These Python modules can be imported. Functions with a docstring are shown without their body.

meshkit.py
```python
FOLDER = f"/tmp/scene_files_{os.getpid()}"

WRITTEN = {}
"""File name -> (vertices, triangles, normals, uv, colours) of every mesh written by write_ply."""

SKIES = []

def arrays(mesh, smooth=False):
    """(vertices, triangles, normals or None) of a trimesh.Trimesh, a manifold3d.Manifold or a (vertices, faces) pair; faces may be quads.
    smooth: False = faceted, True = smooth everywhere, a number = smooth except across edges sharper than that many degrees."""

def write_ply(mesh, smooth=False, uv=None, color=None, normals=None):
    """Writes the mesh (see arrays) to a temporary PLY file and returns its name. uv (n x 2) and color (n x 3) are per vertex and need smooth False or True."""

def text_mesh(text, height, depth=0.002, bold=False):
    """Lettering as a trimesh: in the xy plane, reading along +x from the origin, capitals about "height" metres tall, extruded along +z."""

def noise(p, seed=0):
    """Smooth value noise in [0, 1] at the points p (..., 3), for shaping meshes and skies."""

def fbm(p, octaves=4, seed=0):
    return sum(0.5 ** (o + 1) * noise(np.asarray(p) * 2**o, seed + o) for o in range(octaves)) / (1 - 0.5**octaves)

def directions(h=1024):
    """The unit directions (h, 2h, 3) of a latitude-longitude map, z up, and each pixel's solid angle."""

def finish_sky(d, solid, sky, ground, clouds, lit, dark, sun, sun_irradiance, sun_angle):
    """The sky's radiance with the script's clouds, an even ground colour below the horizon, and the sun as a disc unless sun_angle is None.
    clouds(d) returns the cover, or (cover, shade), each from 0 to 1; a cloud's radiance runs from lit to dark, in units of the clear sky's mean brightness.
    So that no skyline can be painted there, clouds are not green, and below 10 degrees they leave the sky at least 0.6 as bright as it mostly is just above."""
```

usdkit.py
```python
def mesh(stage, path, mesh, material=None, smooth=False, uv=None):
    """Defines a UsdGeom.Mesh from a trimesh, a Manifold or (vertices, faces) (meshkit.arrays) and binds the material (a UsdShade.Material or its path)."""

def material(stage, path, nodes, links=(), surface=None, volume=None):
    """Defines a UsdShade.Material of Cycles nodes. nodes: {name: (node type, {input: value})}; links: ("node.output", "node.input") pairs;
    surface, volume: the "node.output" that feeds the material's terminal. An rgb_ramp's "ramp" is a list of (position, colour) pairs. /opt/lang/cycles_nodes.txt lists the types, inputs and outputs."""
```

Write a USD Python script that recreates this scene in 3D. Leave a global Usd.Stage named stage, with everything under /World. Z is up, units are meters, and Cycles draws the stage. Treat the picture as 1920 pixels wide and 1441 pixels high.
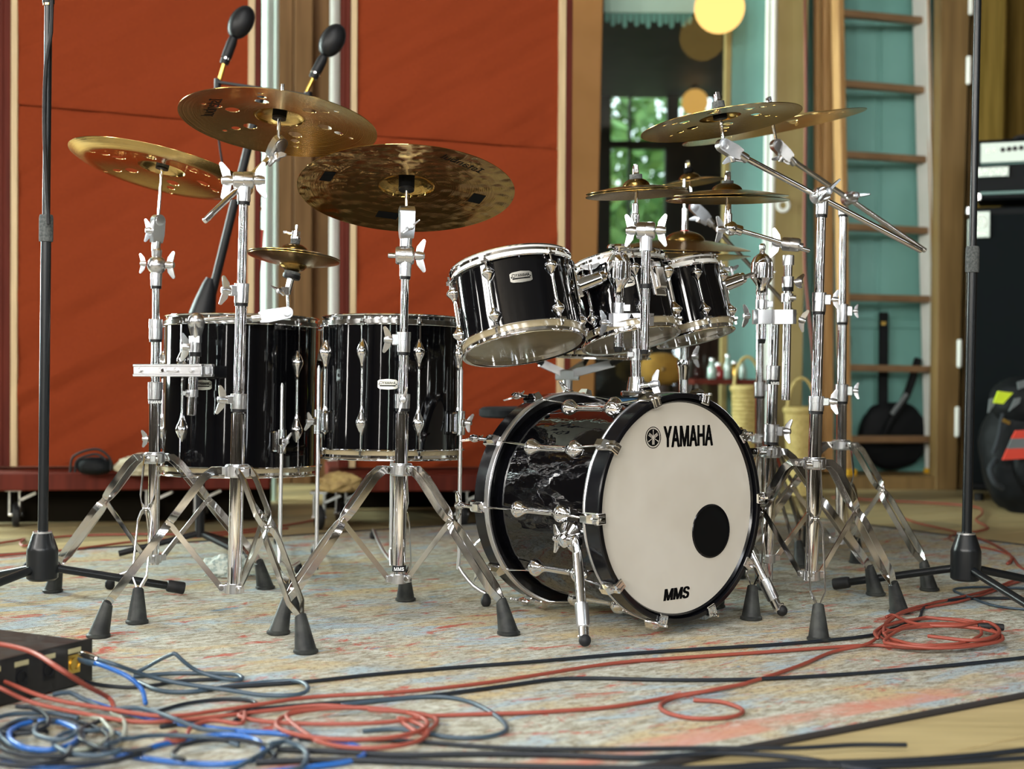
import math, random, numpy as np, trimesh, manifold3d as m3, usdkit, meshkit
from pxr import Usd, UsdGeom, UsdLux, UsdShade, Gf, Sdf

stage = Usd.Stage.CreateInMemory()
UsdGeom.SetStageUpAxis(stage, 'Z'); UsdGeom.SetStageMetersPerUnit(stage, 1.0)
UsdGeom.Xform.Define(stage, '/World'); UsdGeom.Scope.Define(stage, '/World/Looks')
random.seed(7); RNG = np.random.default_rng(7)
V = lambda *a: np.array(a, float)
def nrm(v): v = np.asarray(v, float); return v / np.linalg.norm(v)

# ---------------------------------------------------------------- camera
FPX, HC = 2600.0, 0.67                     # focal length in picture widths of 1920, eye height
PITCH, ROLL = 30.5 / 2600, 0.006
_f = V(0, math.cos(PITCH), -math.sin(PITCH)); _r0 = V(1, 0, 0); _u0 = np.cross(_r0, _f)
_r = _r0 * math.cos(ROLL) + _u0 * math.sin(ROLL); _u = _u0 * math.cos(ROLL) - _r0 * math.sin(ROLL)
EYE = V(0, 0, HC)
cam = UsdGeom.Camera.Define(stage, '/World/Camera')
cam.CreateHorizontalApertureAttr(36.0); cam.CreateVerticalApertureAttr(36.0 * 1441 / 1920)
cam.CreateFocalLengthAttr(36.0 * FPX / 1920); cam.CreateClippingRangeAttr((0.05, 500))
cam.CreateFStopAttr(2.4); cam.CreateFocusDistanceAttr(3.65); cam.CreateExposureAttr(0.26)
_m = Gf.Matrix4d(1.0)
for i, vec in enumerate((_r, _u, -_f, EYE)):
    for j in range(3): _m[i, j] = float(vec[j])
cam.AddTransformOp().Set(_m)

# ---------------------------------------------------------------- sky and daylight
usdkit.material(stage, '/World/Looks/sky', {
    'c': ('texture_coordinate', {}), 's': ('separate_xyz', {}),
    'g': ('rgb_ramp', {'ramp': [(0, (.30, .36, .30)), (.48, (.50, .56, .56)), (.52, (.95, 1.0, 1.05)), (1, (.50, .68, 1.0))]}),
    'm': ('map_range', {'from_min': -1, 'from_max': 1, 'to_min': 0, 'to_max': 1}),
    'b': ('background_shader', {'strength': 3.0})},
    [('c.generated', 's.vector'), ('s.z', 'm.value'), ('m.result', 'g.fac'), ('g.color', 'b.color')], surface='b.background')
dome = UsdLux.DomeLight.Define(stage, '/World/sky_light')
UsdShade.MaterialBindingAPI.Apply(dome.GetPrim()).Bind(UsdShade.Material.Get(stage, '/World/Looks/sky'))
dome.CreateIntensityAttr(1.0)
def window_light(name, c, n, w, h, power, color):
    """daylight entering through one window opening of the room"""
    l = UsdLux.RectLight.Define(stage, '/World/' + name)
    n = nrm(n); x = nrm(np.cross(V(0, 0, 1) if abs(n[2]) < .9 else V(0, 1, 0), n)); y = np.cross(n, x)
    m = Gf.Matrix4d(1.0)
    for i, vec in enumerate((-x, y, -n, c)):
        for j in range(3): m[i, j] = float(vec[j])
    l.AddTransformOp().Set(m); l.CreateWidthAttr(w); l.CreateHeightAttr(h)
    l.CreateIntensityAttr(power); l.CreateColorAttr(Gf.Vec3f(*color))
# openings: position along the wall, width, sill, head, brightness, colour
WARM, COOL, LEAFY = (1.0, .96, .88), (.88, .96, 1.0), (.80, 1.0, .84)
FRONT_WIN = [(-3.9, 1.4, 2.1, 3.9, 25, WARM), (-1.75, 1.2, 2.1, 3.9, 25, WARM), (.6, 1.2, 2.1, 3.9, 25, WARM), (3.6, .8, 2.1, 3.9, 21, COOL), (-2.7, .22, .4, 1.9, 14, WARM), (-.55, .16, .4, 1.9, 13, LEAFY), (2.5, .20, .4, 1.9, 16, COOL)]
LEFT_WIN = [(-2.6, 1.6, 2.1, 3.9, 32, WARM), (.6, 1.4, 2.1, 3.9, 32, WARM), (-1.0, .30, .4, 1.9, 15, LEAFY), (2.6, .22, .4, 1.9, 18, WARM), (6.95, 1.2, .6, 3.6, 55, (.82, 1.0, .93))]
RIGHT_WIN = [(-1.0, .6, 2.1, 3.9, 16, COOL), (1.2, .25, .4, 1.9, 16, WARM)]
for k, (x, w, z0, z1, pw, c) in enumerate(FRONT_WIN): window_light('daylight_front_%d' % k, V(x, -4.72, (z0 + z1) / 2), V(0, 1, 0), w, z1 - z0, pw, c)
for k, (y, w, z0, z1, pw, c) in enumerate(LEFT_WIN): window_light('daylight_left_%d' % k, V(-5.22, y, (z0 + z1) / 2), V(1, 0, 0), w, z1 - z0, pw, c)
for k, (y, w, z0, z1, pw, c) in enumerate(RIGHT_WIN): window_light('daylight_right_%d' % k, V(5.22, y, (z0 + z1) / 2), V(-1, 0, 0), w, z1 - z0, pw, c)
window_light('daylight_roof', V(-.9, 1.0, 4.22), V(.0, 0, -1), 1.5, 3.0, 7.0, (1.0, .97, .90))   # the roof light over the rug

# ---------------------------------------------------------------- picture measure -> world
def ray(px, py): return _f + _r * ((px - 960) / FPX) + _u * ((720.5 - py) / FPX)
def P(px, py, D):                          # the point seen at a pixel of the photograph, at depth D
    d = ray(px, py); return EYE + d * (D / d[1])
def G(px, py, z=0.0):                      # where the ray meets the level z
    d = ray(px, py); return EYE + d * ((z - HC) / d[2])
def zr(py, D, px=960): return P(px, py, D)[2]

# ---------------------------------------------------------------- meshes
def frame_of(ax, hint=None):
    ax = nrm(ax); h = V(0, 0, 1) if hint is None else np.asarray(hint, float)
    if abs(np.dot(nrm(h), ax)) > .98: h = V(1, 0, 0) if abs(ax[0]) < .9 else V(0, 1, 0)
    a = nrm(np.cross(h, ax)); return a, np.cross(ax, a), ax
class MB:
    def __init__(s): s.v, s.f, s.n = [], [], 0
    def add(s, vf):
        if hasattr(vf, 'to_mesh'): mm = vf.to_mesh(); vf = (mm.vert_properties[:, :3], mm.tri_verts)
        elif hasattr(vf, 'vertices'): vf = (vf.vertices, vf.faces)
        v, f = np.asarray(vf[0], float), np.asarray(vf[1], int)
        s.v.append(v); s.f.append(f + s.n); s.n += len(v); return s
    def arr(s): return np.vstack(s.v), np.vstack(s.f)
def M(*ms):
    b = MB()
    for m in ms: b.add(m)
    return b
def quads(q): q = np.asarray(q, int); return np.vstack([q[:, [0, 1, 2]], q[:, [0, 2, 3]]])
def tube(pts, r, n=10, caps=True, closed=False):
    p = np.asarray(pts, float); k = len(p); r = np.broadcast_to(r, (k,))
    t = (np.roll(p, -1, 0) - np.roll(p, 1, 0)) if closed else np.gradient(p, axis=0)
    t = t / (np.linalg.norm(t, axis=1, keepdims=True) + 1e-12)
    a = frame_of(t[0])[0]; A = []
    for i in range(k):
        a = a - t[i] * np.dot(a, t[i]); a = a / (np.linalg.norm(a) + 1e-12); A.append(a)
    A = np.array(A); B = np.cross(t, A); an = np.arange(n) * 2 * np.pi / n
    v = (p[:, None] + r[:, None, None] * (np.cos(an)[None, :, None] * A[:, None] + np.sin(an)[None, :, None] * B[:, None])).reshape(-1, 3)
    kk = k if closed else k - 1
    i, j = np.meshgrid(np.arange(kk), np.arange(n), indexing='ij'); i2 = (i + 1) % k; j2 = (j + 1) % n
    f = quads(np.stack([i * n + j, i * n + j2, i2 * n + j2, i2 * n + j], -1).reshape(-1, 4))
    if caps and not closed:
        c = len(v); v = np.vstack([v, p[0], p[-1]])
        f = np.vstack([f, [[c, (q + 1) % n, q] for q in range(n)], [[c + 1, (k - 1) * n + q, (k - 1) * n + (q + 1) % n] for q in range(n)]])
    return v, f
def lathe(prof, o=(0, 0, 0), ax=(0, 0, 1), n=32, a0=0, a1=2 * math.pi, sx=1.0, hint=None):
    """a profile of (radius, height) turned about the axis through o"""
    A, B, C = frame_of(ax, hint); full = abs(a1 - a0 - 2 * math.pi) < 1e-6
    an = np.linspace(a0, a1, n + (0 if full else 1), endpoint=not full); m = len(an)
    vs, ring = [], []; c = 0
    for r, h in prof:
        if r < 1e-7 and full: vs.append((np.asarray(o) + C * h)[None]); ring.append([c] * m); c += 1
        else:
            vs.append(np.asarray(o) + C * h + r * (np.cos(an)[:, None] * A * sx + np.sin(an)[:, None] * B)); ring.append(list(range(c, c + m))); c += m
    f = []
    for p, q in zip(ring[:-1], ring[1:]):
        for j in range(m if full else m - 1):
            j2 = (j + 1) % m
            a, b, d, e = p[j], p[j2], q[j2], q[j]
            if a != b: f.append((a, b, d))
            if d != e: f.append((a, d, e))
    return np.vstack(vs), np.array(f)
def cyl(p0, p1, r0, r1=None, n=20, ch=0.0, x0=0.0, x1=0.0):
    p0, p1 = np.asarray(p0, float), np.asarray(p1, float); ax = nrm(p1 - p0); L = np.linalg.norm(p1 - p0); r1 = r0 if r1 is None else r1
    p0 = p0 - ax * x0; L += x0 + x1
    pr = [(0, 0), (r0 - ch, 0), (r0, ch), (r1, L - ch), (r1 - ch, L), (0, L)] if ch > 0 else [(0, 0), (r0, 0), (r1, L), (0, L)]
    return lathe(pr, p0, ax, n)
def pipe(o, ax, prof, n=32): return lathe(list(prof) + [prof[0]], o, ax, n)
def ball(c, r, n=14, ax=(0, 0, 1), sz=1.0):
    t = np.linspace(0, math.pi, n); return lathe([(r * math.sin(x) if 0 < i < n - 1 else 0, -r * sz * math.cos(x)) for i, x in enumerate(t)], c, ax, 2 * n)
def hull(pts):
    mm = m3.Manifold.hull_points(np.asarray(pts, float).reshape(-1, 3)).to_mesh(); return np.array(mm.vert_properties[:, :3]), np.array(mm.tri_verts)
def box(c, h, ax=None, ch=None):
    """a box with chamfered edges: centre, half sizes, axes"""
    h = np.asarray(h, float); ch = min(.15 * h.min(), .004) if ch is None else ch; ch = min(ch, .9 * h.min())
    ax = np.eye(3) if ax is None else np.asarray(ax, float); pts = []
    for sx in (-1, 1):
        for sy in (-1, 1):
            for sz in (-1, 1):
                q = V(sx, sy, sz) * h
                for k in range(3): e = q.copy(); e -= V(sx, sy, sz) * ch; e[k] = q[k]; pts.append(e)
    return hull(np.asarray(c, float) + np.array(pts) @ ax)
def ring_pts(c, ax, r, n=20, hint=None, sx=1.0):
    A, B, _ = frame_of(ax, hint); an = np.arange(n) * 2 * np.pi / n
    return np.asarray(c) + r * (np.cos(an)[:, None] * A * sx + np.sin(an)[:, None] * B)
def disc_pts(c, ax, r, t, n=20): ax = nrm(ax); return np.vstack([ring_pts(np.asarray(c) - ax * t / 2, ax, r, n), ring_pts(np.asarray(c) + ax * t / 2, ax, r, n)])
def bar(pts, side, w, t):
    """a flat strip along pts: t thick along side, w wide across"""
    p = np.asarray(pts, float); k = len(p); tg = np.gradient(p, axis=0); tg /= np.linalg.norm(tg, axis=1, keepdims=True) + 1e-12
    s = np.broadcast_to(np.asarray(side, float), (k, 3)); s = s - tg * (s * tg).sum(1, keepdims=True); s = s / np.linalg.norm(s, axis=1, keepdims=True); b = np.cross(tg, s); w = np.broadcast_to(w, (k,))[:, None]
    v = np.stack([p + b * w / 2 + s * t / 2, p + b * w / 2 - s * t / 2, p - b * w / 2 - s * t / 2, p - b * w / 2 + s * t / 2], 1).reshape(-1, 3)
    q = [[i * 4 + j, i * 4 + (j + 1) % 4, i * 4 + 4 + (j + 1) % 4, i * 4 + 4 + j] for i in range(k - 1) for j in range(4)]
    q += [[3, 2, 1, 0], [4 * k - 4, 4 * k - 3, 4 * k - 2, 4 * k - 1]]
    return v, quads(q)
def spline(pts, step=.012, closed=False):
    p = np.asarray(pts, float)
    if closed: p = np.vstack([p[-1], p, p[0], p[1]])
    else: p = np.vstack([2 * p[0] - p[1], p, 2 * p[-1] - p[-2]])
    out = []
    for i in range(1, len(p) - 2):
        a, b, c, d = p[i - 1:i + 3]; m = max(2, min(60, int(np.linalg.norm(c - b) / step)))
        t = np.arange(m)[:, None] / m
        out.append(.5 * (2 * b + (c - a) * t + (2 * a - 5 * b + 4 * c - d) * t ** 2 + (3 * b - a - 3 * c + d) * t ** 3))
    if not closed: out.append(p[-2][None])
    return np.vstack(out)
def wing(c, ax, up, s=1.0):
    """a cast wing nut: barrel along ax and two ears spread along up"""
    ax, up = nrm(ax), nrm(np.asarray(up) - nrm(ax) * np.dot(up, nrm(ax))); side = np.cross(ax, up); c = np.asarray(c, float); b = M(lathe([(0, -.008 * s), (.0075 * s, -.008 * s), (.0085 * s, 0), (.006 * s, .009 * s), (0, .010 * s)], c, ax, 16))
    for g in (-1, 1):
        b.add(hull(np.vstack([disc_pts(c - ax * .001 * s, side, .0062 * s, .0052 * s, 12), disc_pts(c + up * g * .013 * s + ax * .002 * s, side, .0068 * s, .0042 * s, 14), disc_pts(c + up * g * .0255 * s + ax * .008 * s, side, .0036 * s, .0030 * s, 10)])))
    return b.arr()
def T2(text, h, o, ux, uy, n, sx=1.0, depth=.0006, bold=True, center=True, shear=0.0, flip=False, fat=0):
    """lettering laid on a flat face"""
    t = meshkit.text_mesh(text, h, depth, bold); v = np.array(t.vertices)
    if center: v[:, 0] -= (v[:, 0].min() + v[:, 0].max()) / 2; v[:, 1] -= (v[:, 1].min() + v[:, 1].max()) / 2
    v[:, 0] = v[:, 0] * sx + v[:, 1] * shear
    if fat:
        m = M(*[(v + V(q * fat, 0, abs(q) * 1e-5), t.faces) for q in (-1, 0, 1)]); v, f = m.arr()
        return np.asarray(o) + v[:, :1] * nrm(ux) + v[:, 1:2] * nrm(uy) + v[:, 2:] * nrm(n), f
    return np.asarray(o) + v[:, :1] * nrm(ux) + v[:, 1:2] * nrm(uy) + v[:, 2:] * nrm(n), np.array(t.faces)

# ---------------------------------------------------------------- scene objects
_used = {}
def numbered(parent, name):
    k = _used.get((parent, name), 0); _used[(parent, name)] = k + 1
    return parent + '/' + (name if k == 0 else '%s_%03d' % (name, k))
def keys(prim, label=None, cat=None, group=None, kind=None):
    for k, v in (('label', label), ('category', cat), ('group', group), ('kind', kind)):
        if v: prim.SetCustomDataByKey(k, v)
class Thing:
    """an Xform at the thing's base; its parts are its children"""
    def __init__(s, name, label=None, cat=None, o=(0, 0, 0), R=None, group=None, kind=None):
        s.path = numbered('/World', name); s.o = np.asarray(o, float); s.R = np.eye(3) if R is None else np.asarray(R, float)
        x = UsdGeom.Xform.Define(stage, s.path); mm = Gf.Matrix4d(1.0)
        for i in range(3):
            for j in range(3): mm[i, j] = float(s.R[i, j])
            mm[3, i] = float(s.o[i])
        x.AddTransformOp().Set(mm); s.prim = x.GetPrim(); keys(s.prim, label, cat, group, kind)
    def part(s, name, m, mat, parent=None, smooth=35, label=None, local=False, kind=None):
        v, f = m.arr() if isinstance(m, MB) else (m if isinstance(m, tuple) else M(m).arr())
        if not local: v = (v - s.o) @ s.R.T
        path = numbered(parent or s.path, name)
        g = usdkit.mesh(stage, path, (v, f), '/World/Looks/' + mat, smooth=smooth); keys(g.GetPrim(), label, None, None, kind)
        return path
def solo(name, label, cat, m, mat, smooth=35, group=None, kind=None):
    v, f = m.arr() if isinstance(m, MB) else (m if isinstance(m, tuple) else M(m).arr())
    o = V(*((v.min(0) + v.max(0)) / 2)[:2], v[:, 2].min()); path = numbered('/World', name)
    g = usdkit.mesh(stage, path, (v - o, f), '/World/Looks/' + mat, smooth=smooth); g.AddTranslateOp().Set(Gf.Vec3d(*map(float, o)))
    keys(g.GetPrim(), label, cat, group, kind); return path
def struct(name, m, mat, smooth=35, parent=None):
    v, f = m.arr() if isinstance(m, MB) else (m if isinstance(m, tuple) else M(m).arr())
    path = numbered(parent or '/World', name); g = usdkit.mesh(stage, path, (v, f), '/World/Looks/' + mat, smooth=smooth)
    if not parent: keys(g.GetPrim(), kind='structure')
    return path

# ---------------------------------------------------------------- materials
def pm(name, color, rough=.5, metal=0.0, color2=None, nscale=8, ramp=(.35, .65), stretch=(1, 1, 1), bump=0, bscale=60, bdist=.002, bstretch=(1, 1, 1), detail=4, distortion=0, rough2=None, **kw):
    nd = {'p': ('principled_bsdf', dict(base_color=color, roughness=rough, metallic=metal, **kw)), 'c': ('texture_coordinate', {})}; ln = []
    if color2 is not None or rough2 is not None:
        nd['mp'] = ('mapping', {'scale': stretch}); nd['n'] = ('noise_texture', {'scale': nscale, 'detail': detail, 'distortion': distortion})
        ln += [('c.object', 'mp.vector'), ('mp.vector', 'n.vector')]
        if color2 is not None:
            nd['r'] = ('rgb_ramp', {'ramp': [(ramp[0], color), (ramp[1], color2)]}); ln += [('n.fac', 'r.fac'), ('r.color', 'p.base_color')]
        if rough2 is not None:
            nd['rr'] = ('map_range', {'from_min': .3, 'from_max': .7, 'to_min': rough, 'to_max': rough2}); ln += [('n.fac', 'rr.value'), ('rr.result', 'p.roughness')]
    if bump:
        nd['bm'] = ('mapping', {'scale': bstretch}); nd['bn'] = ('noise_texture', {'scale': bscale, 'detail': 3}); nd['b'] = ('bump', {'strength': bump, 'distance': bdist})
        ln += [('c.object', 'bm.vector'), ('bm.vector', 'bn.vector'), ('bn.fac', 'b.height'), ('b.normal', 'p.normal')]
    usdkit.material(stage, '/World/Looks/' + name, nd, ln, surface='p.BSDF')
pm('chrome', (.90, .90, .92), .07, 1.0)
pm('chrome_worn', (.66, .64, .62), .09, 1.0, rough2=.16, nscale=18)
pm('satin_metal', (.78, .78, .80), .30, 1.0)
pm('cast_metal', (.74, .75, .77), .24, 1.0)
pm('black_lacquer', (.002, .002, .0025), .05, bump=.05, bscale=6, bdist=.01)
pm('black_pearl_wrap', (.0015, .0015, .002), .035, color2=(.006, .006, .007), nscale=14, ramp=(.64, .85), stretch=(1, 1, 2.2), distortion=2.0, bump=.22, bscale=8, bdist=.012, bstretch=(1, 1, 2.8), ior=1.6)
pm('hoop_black', (.003, .003, .004), .16)
pm('rubber', (.008, .008, .009), .55, specular_ior_level=.3, color2=(.018, .018, .018), nscale=30)
pm('rubber_worn', (.012, .013, .013), .5, color2=(.035, .037, .033), nscale=30, specular_ior_level=.3)
pm('black_paint', (.005, .006, .007), .30, specular_ior_level=.4)
pm('black_plastic', (.006, .006, .007), .45, specular_ior_level=.3)
pm('dark_cloth', (.008, .008, .009), .9, specular_ior_level=.15, color2=(.02, .021, .023), nscale=20)
pm('felt_grey', (.05, .055, .055), .95, color2=(.11, .115, .11), nscale=160)
pm('felt_black', (.006, .006, .006), .9, specular_ior_level=.1)
pm('coated_head', (.52, .475, .40), .62, color2=(.575, .535, .465), nscale=5, bump=.12, bscale=420, bdist=.0006)
pm('clear_head', (.24, .195, .115), .16, color2=(.31, .255, .155), nscale=9, ior=1.6)
pm('smoky_head', (.030, .025, .018), .16, ior=1.6)
pm('white_head', (.72, .70, .65), .5)
pm('ink_black', (.003, .003, .003), .6, specular_ior_level=.08)
pm('badge_silver', (.62, .60, .54), .25, 1.0)
pm('white_print', (.8, .8, .78), .5)
def cymbal_mat(name, c1, c2, rough, aniso, hammer=0, hscale=60):
    nd = {'c': ('texture_coordinate', {}), 's': ('separate_xyz', {}), 'x2': ('math', {'math_type': 'multiply'}), 'y2': ('math', {'math_type': 'multiply'}),
          'a': ('math', {'math_type': 'add'}), 'q': ('math', {'math_type': 'sqrt'}), 'n': ('noise_texture', {'dimensions': '1D', 'scale': 420, 'detail': 4}),
          'big': ('noise_texture', {'scale': 7, 'detail': 4}), 'r': ('rgb_ramp', {'ramp': [(.3, c1), (.7, c2)]}),
          'b': ('bump', {'strength': .25, 'distance': .0012}), 'p': ('principled_bsdf', {'metallic': 1.0, 'roughness': rough}),
          'tg': ('tangent', {'direction_type': 'radial', 'axis': 'z'})}
    ln = [('c.object', 's.vector'), ('s.x', 'x2.value1'), ('s.x', 'x2.value2'), ('s.y', 'y2.value1'), ('s.y', 'y2.value2'), ('x2.value', 'a.value1'), ('y2.value', 'a.value2'), ('a.value', 'q.value1'),
          ('q.value', 'n.w'), ('n.fac', 'b.height'), ('c.object', 'big.vector'), ('big.fac', 'r.fac'), ('r.color', 'p.base_color'), ('b.normal', 'p.normal')]
    if aniso: nd['p'][1]['anisotropic'] = aniso; ln.append(('tg.tangent', 'p.tangent'))
    if hammer:
        nd['v'] = ('voronoi_texture', {'feature': 'smooth_f1', 'scale': hscale, 'smoothness': .6}); nd['hb'] = ('bump', {'strength': hammer, 'distance': .006})
        ln += [('c.object', 'v.vector'), ('v.distance', 'hb.height'), ('hb.normal', 'b.normal')]
    usdkit.material(stage, '/World/Looks/' + name, nd, ln, surface='p.BSDF')
cymbal_mat('bronze_lathed', (.60, .40, .14), (.78, .54, .21), .17, .0)
cymbal_mat('bronze_dark', (.25, .145, .038), (.37, .23, .070), .20, .0)
cymbal_mat('bronze_hammered', (.46, .28, .075), (.64, .42, .14), .07, 0, hammer=.55, hscale=30)
# ================================================================ the room
pm('gobo_red', (.212, .037, .0130), .95, color2=(.255, .047, .0165), specular_ior_level=.0, nscale=260, ramp=(.3, .7), bump=.5, bscale=420, bdist=.0015)
pm('gobo_frame', (.085, .016, .010), .6, color2=(.12, .022, .013), specular_ior_level=.1, nscale=4, stretch=(6, 6, .6))
pm('pale_wood', (.50, .36, .19), .5, color2=(.62, .46, .25), nscale=6, stretch=(8, 8, .5))
pm('brown_wood', (.12, .058, .024), .55, color2=(.17, .085, .036), specular_ior_level=.1, nscale=5, stretch=(7, 7, .4))
pm('brown_paint', (.33, .155, .052), .6, color2=(.38, .18, .065), nscale=3, specular_ior_level=.1)
pm('tan_paint', (.32, .25, .10), .6, color2=(.37, .29, .13), nscale=3, specular_ior_level=.1)
pm('olive_wood', (.15, .092, .034), .5, color2=(.21, .13, .05), specular_ior_level=.15, nscale=4, stretch=(6, 6, .4))
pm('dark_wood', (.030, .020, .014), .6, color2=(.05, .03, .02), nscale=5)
pm('plaster_dark', (.10, .085, .065), .8, color2=(.13, .11, .085), nscale=4)
pm('teal_paint', (.155, .36, .315), .32, color2=(.19, .42, .37), nscale=2.5, specular_ior_level=.3)
pm('teal_dark', (.06, .15, .135), .4)
pm('mint_paint', (.70, .86, .77), .35, color2=(.76, .90, .82), nscale=3)
pm('white_paint', (.80, .83, .77), .45, color2=(.86, .87, .82), nscale=6)
pm('plank_tone_1', (.31, .235, .11), .45, color2=(.42, .325, .155), nscale=4, stretch=(.5, 8, 8), rough2=.6)
pm('plank_tone_2', (.22, .175, .085), .45, color2=(.30, .24, .12), nscale=4, stretch=(.5, 8, 8), rough2=.6)
pm('plank_tone_3', (.35, .27, .125), .45, color2=(.45, .35, .17), nscale=4, stretch=(.5, 8, 8), rough2=.6)
pm('gap_dark', (.012, .010, .007), .9, specular_ior_level=.0)
pm('wall_plain', (.055, .045, .033), .8, specular_ior_level=.1)
pm('drape', (.085, .054, .012), .85, color2=(.125, .08, .02), specular_ior_level=.0, nscale=5, stretch=(6, 6, .4))

# the worn rug: faded grey-beige pile with scattered red, blue and ochre remains of an old pattern
def rug_material():
    nd = {'c': ('texture_coordinate', {}), 'p': ('principled_bsdf', {'roughness': .95, 'specular_ior_level': .0}), 'm': ('mapping', {'scale': (.75, 1.7, 1)})}
    ln = [('c.object', 'm.vector')]
    nd['w'] = ('noise_texture', {'scale': 3.0, 'detail': 3}); nd['wa'] = ('vector_math', {'math_type': 'multiply_add', 'vector2': (.10, .10, 0)}) 
    ln += [('m.vector', 'w.vector'), ('w.color', 'wa.vector1'), ('m.vector', 'wa.vector3')]
    def layer(k, scale, detail, lo, hi, col, prev, rough=.62, dist=.6):
        nd['n' + k] = ('noise_texture', {'scale': scale, 'detail': detail, 'roughness': rough, 'distortion': dist})
        nd['o' + k] = ('mapping', {'location': (hash_of(k), hash_of(k) * 1.7, 0)})
        nd['r' + k] = ('rgb_ramp', {'ramp': [(lo, (0, 0, 0)), (hi, (1, 1, 1))]}); nd['x' + k] = ('mix_color', {'b': col})
        ln.extend([('wa.vector', 'o%s.vector' % k), ('o%s.vector' % k, 'n%s.vector' % k), ('n%s.fac' % k, 'r%s.fac' % k), ('r%s.color' % k, 'x%s.fac' % k), (prev, 'x%s.a' % k)])
        return 'x%s.result' % k
    hash_of = lambda k: {'a': 3.1, 'b': 11.7, 'c': 23.3, 'd': 37.9, 'e': 51.2, 'g': 67.4}[k]
    nd['nz'] = ('noise_texture', {'scale': 26, 'detail': 6, 'roughness': .75}); nd['rz'] = ('rgb_ramp', {'ramp': [(.30, (.15, .125, .08)), (.46, (.38, .36, .285)), (.66, (.60, .60, .53))]})
    ln += [('wa.vector', 'nz.vector'), ('nz.fac', 'rz.fac')]
    out = layer('a', 3.0, 5, .50, .64, (.50, .40, .235), 'rz.color')
    out = layer('b', 5.0, 8, .52, .63, (.36, .43, .46), out)
    out = layer('c', 7.0, 8, .565, .63, (.45, .115, .085), out, .75)
    out = layer('d', 13.0, 7, .60, .67, (.42, .15, .10), out, .75)
    out = layer('e', 9.0, 7, .61, .68, (.20, .30, .38), out, .72)
    out = layer('g', 70.0, 6, .50, .64, (.16, .13, .09), out, .8)
    nd['sy'] = ('separate_xyz', {}); nd['bd'] = ('rgb_ramp', {'ramp': [(.0, (0, 0, 0)), (.055, (0, 0, 0)), (.065, (.75, .75, .75)), (.135, (.75, .75, .75)), (.15, (0, 0, 0)), (1, (0, 0, 0))]})
    nd['bn'] = ('noise_texture', {'scale': 4, 'detail': 5, 'roughness': .7}); nd['br'] = ('rgb_ramp', {'ramp': [(.42, (0, 0, 0)), (.56, (1, 1, 1))]}); nd['bx'] = ('mix_color', {'blend_type': 'multiply', 'fac': 1.0}); nd['bo'] = ('mix_color', {'b': (.55, .24, .17)})
    ln += [('c.object', 'sy.vector'), ('sy.y', 'bd.fac'), ('wa.vector', 'bn.vector'), ('bn.fac', 'br.fac'), ('bd.color', 'bx.a'), ('br.color', 'bx.b'), ('bx.result', 'bo.fac'), (out, 'bo.a')]; out = 'bo.result'
    nd['nf'] = ('noise_texture', {'scale': 500, 'detail': 2}); nd['b'] = ('bump', {'strength': .6, 'distance': .003})
    ln += [('c.object', 'nf.vector'), ('nf.fac', 'b.height'), ('b.normal', 'p.normal'), (out, 'p.base_color')]
    usdkit.material(stage, '/World/Looks/rug_pile', nd, ln, surface='p.BSDF')
rug_material()
pm('rug_binding', (.022, .018, .016), .9)
pm('rug_stripe', (.40, .17, .12), .95, color2=(.46, .30, .22), nscale=24, bump=.5, bscale=400, bdist=.002)

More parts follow.
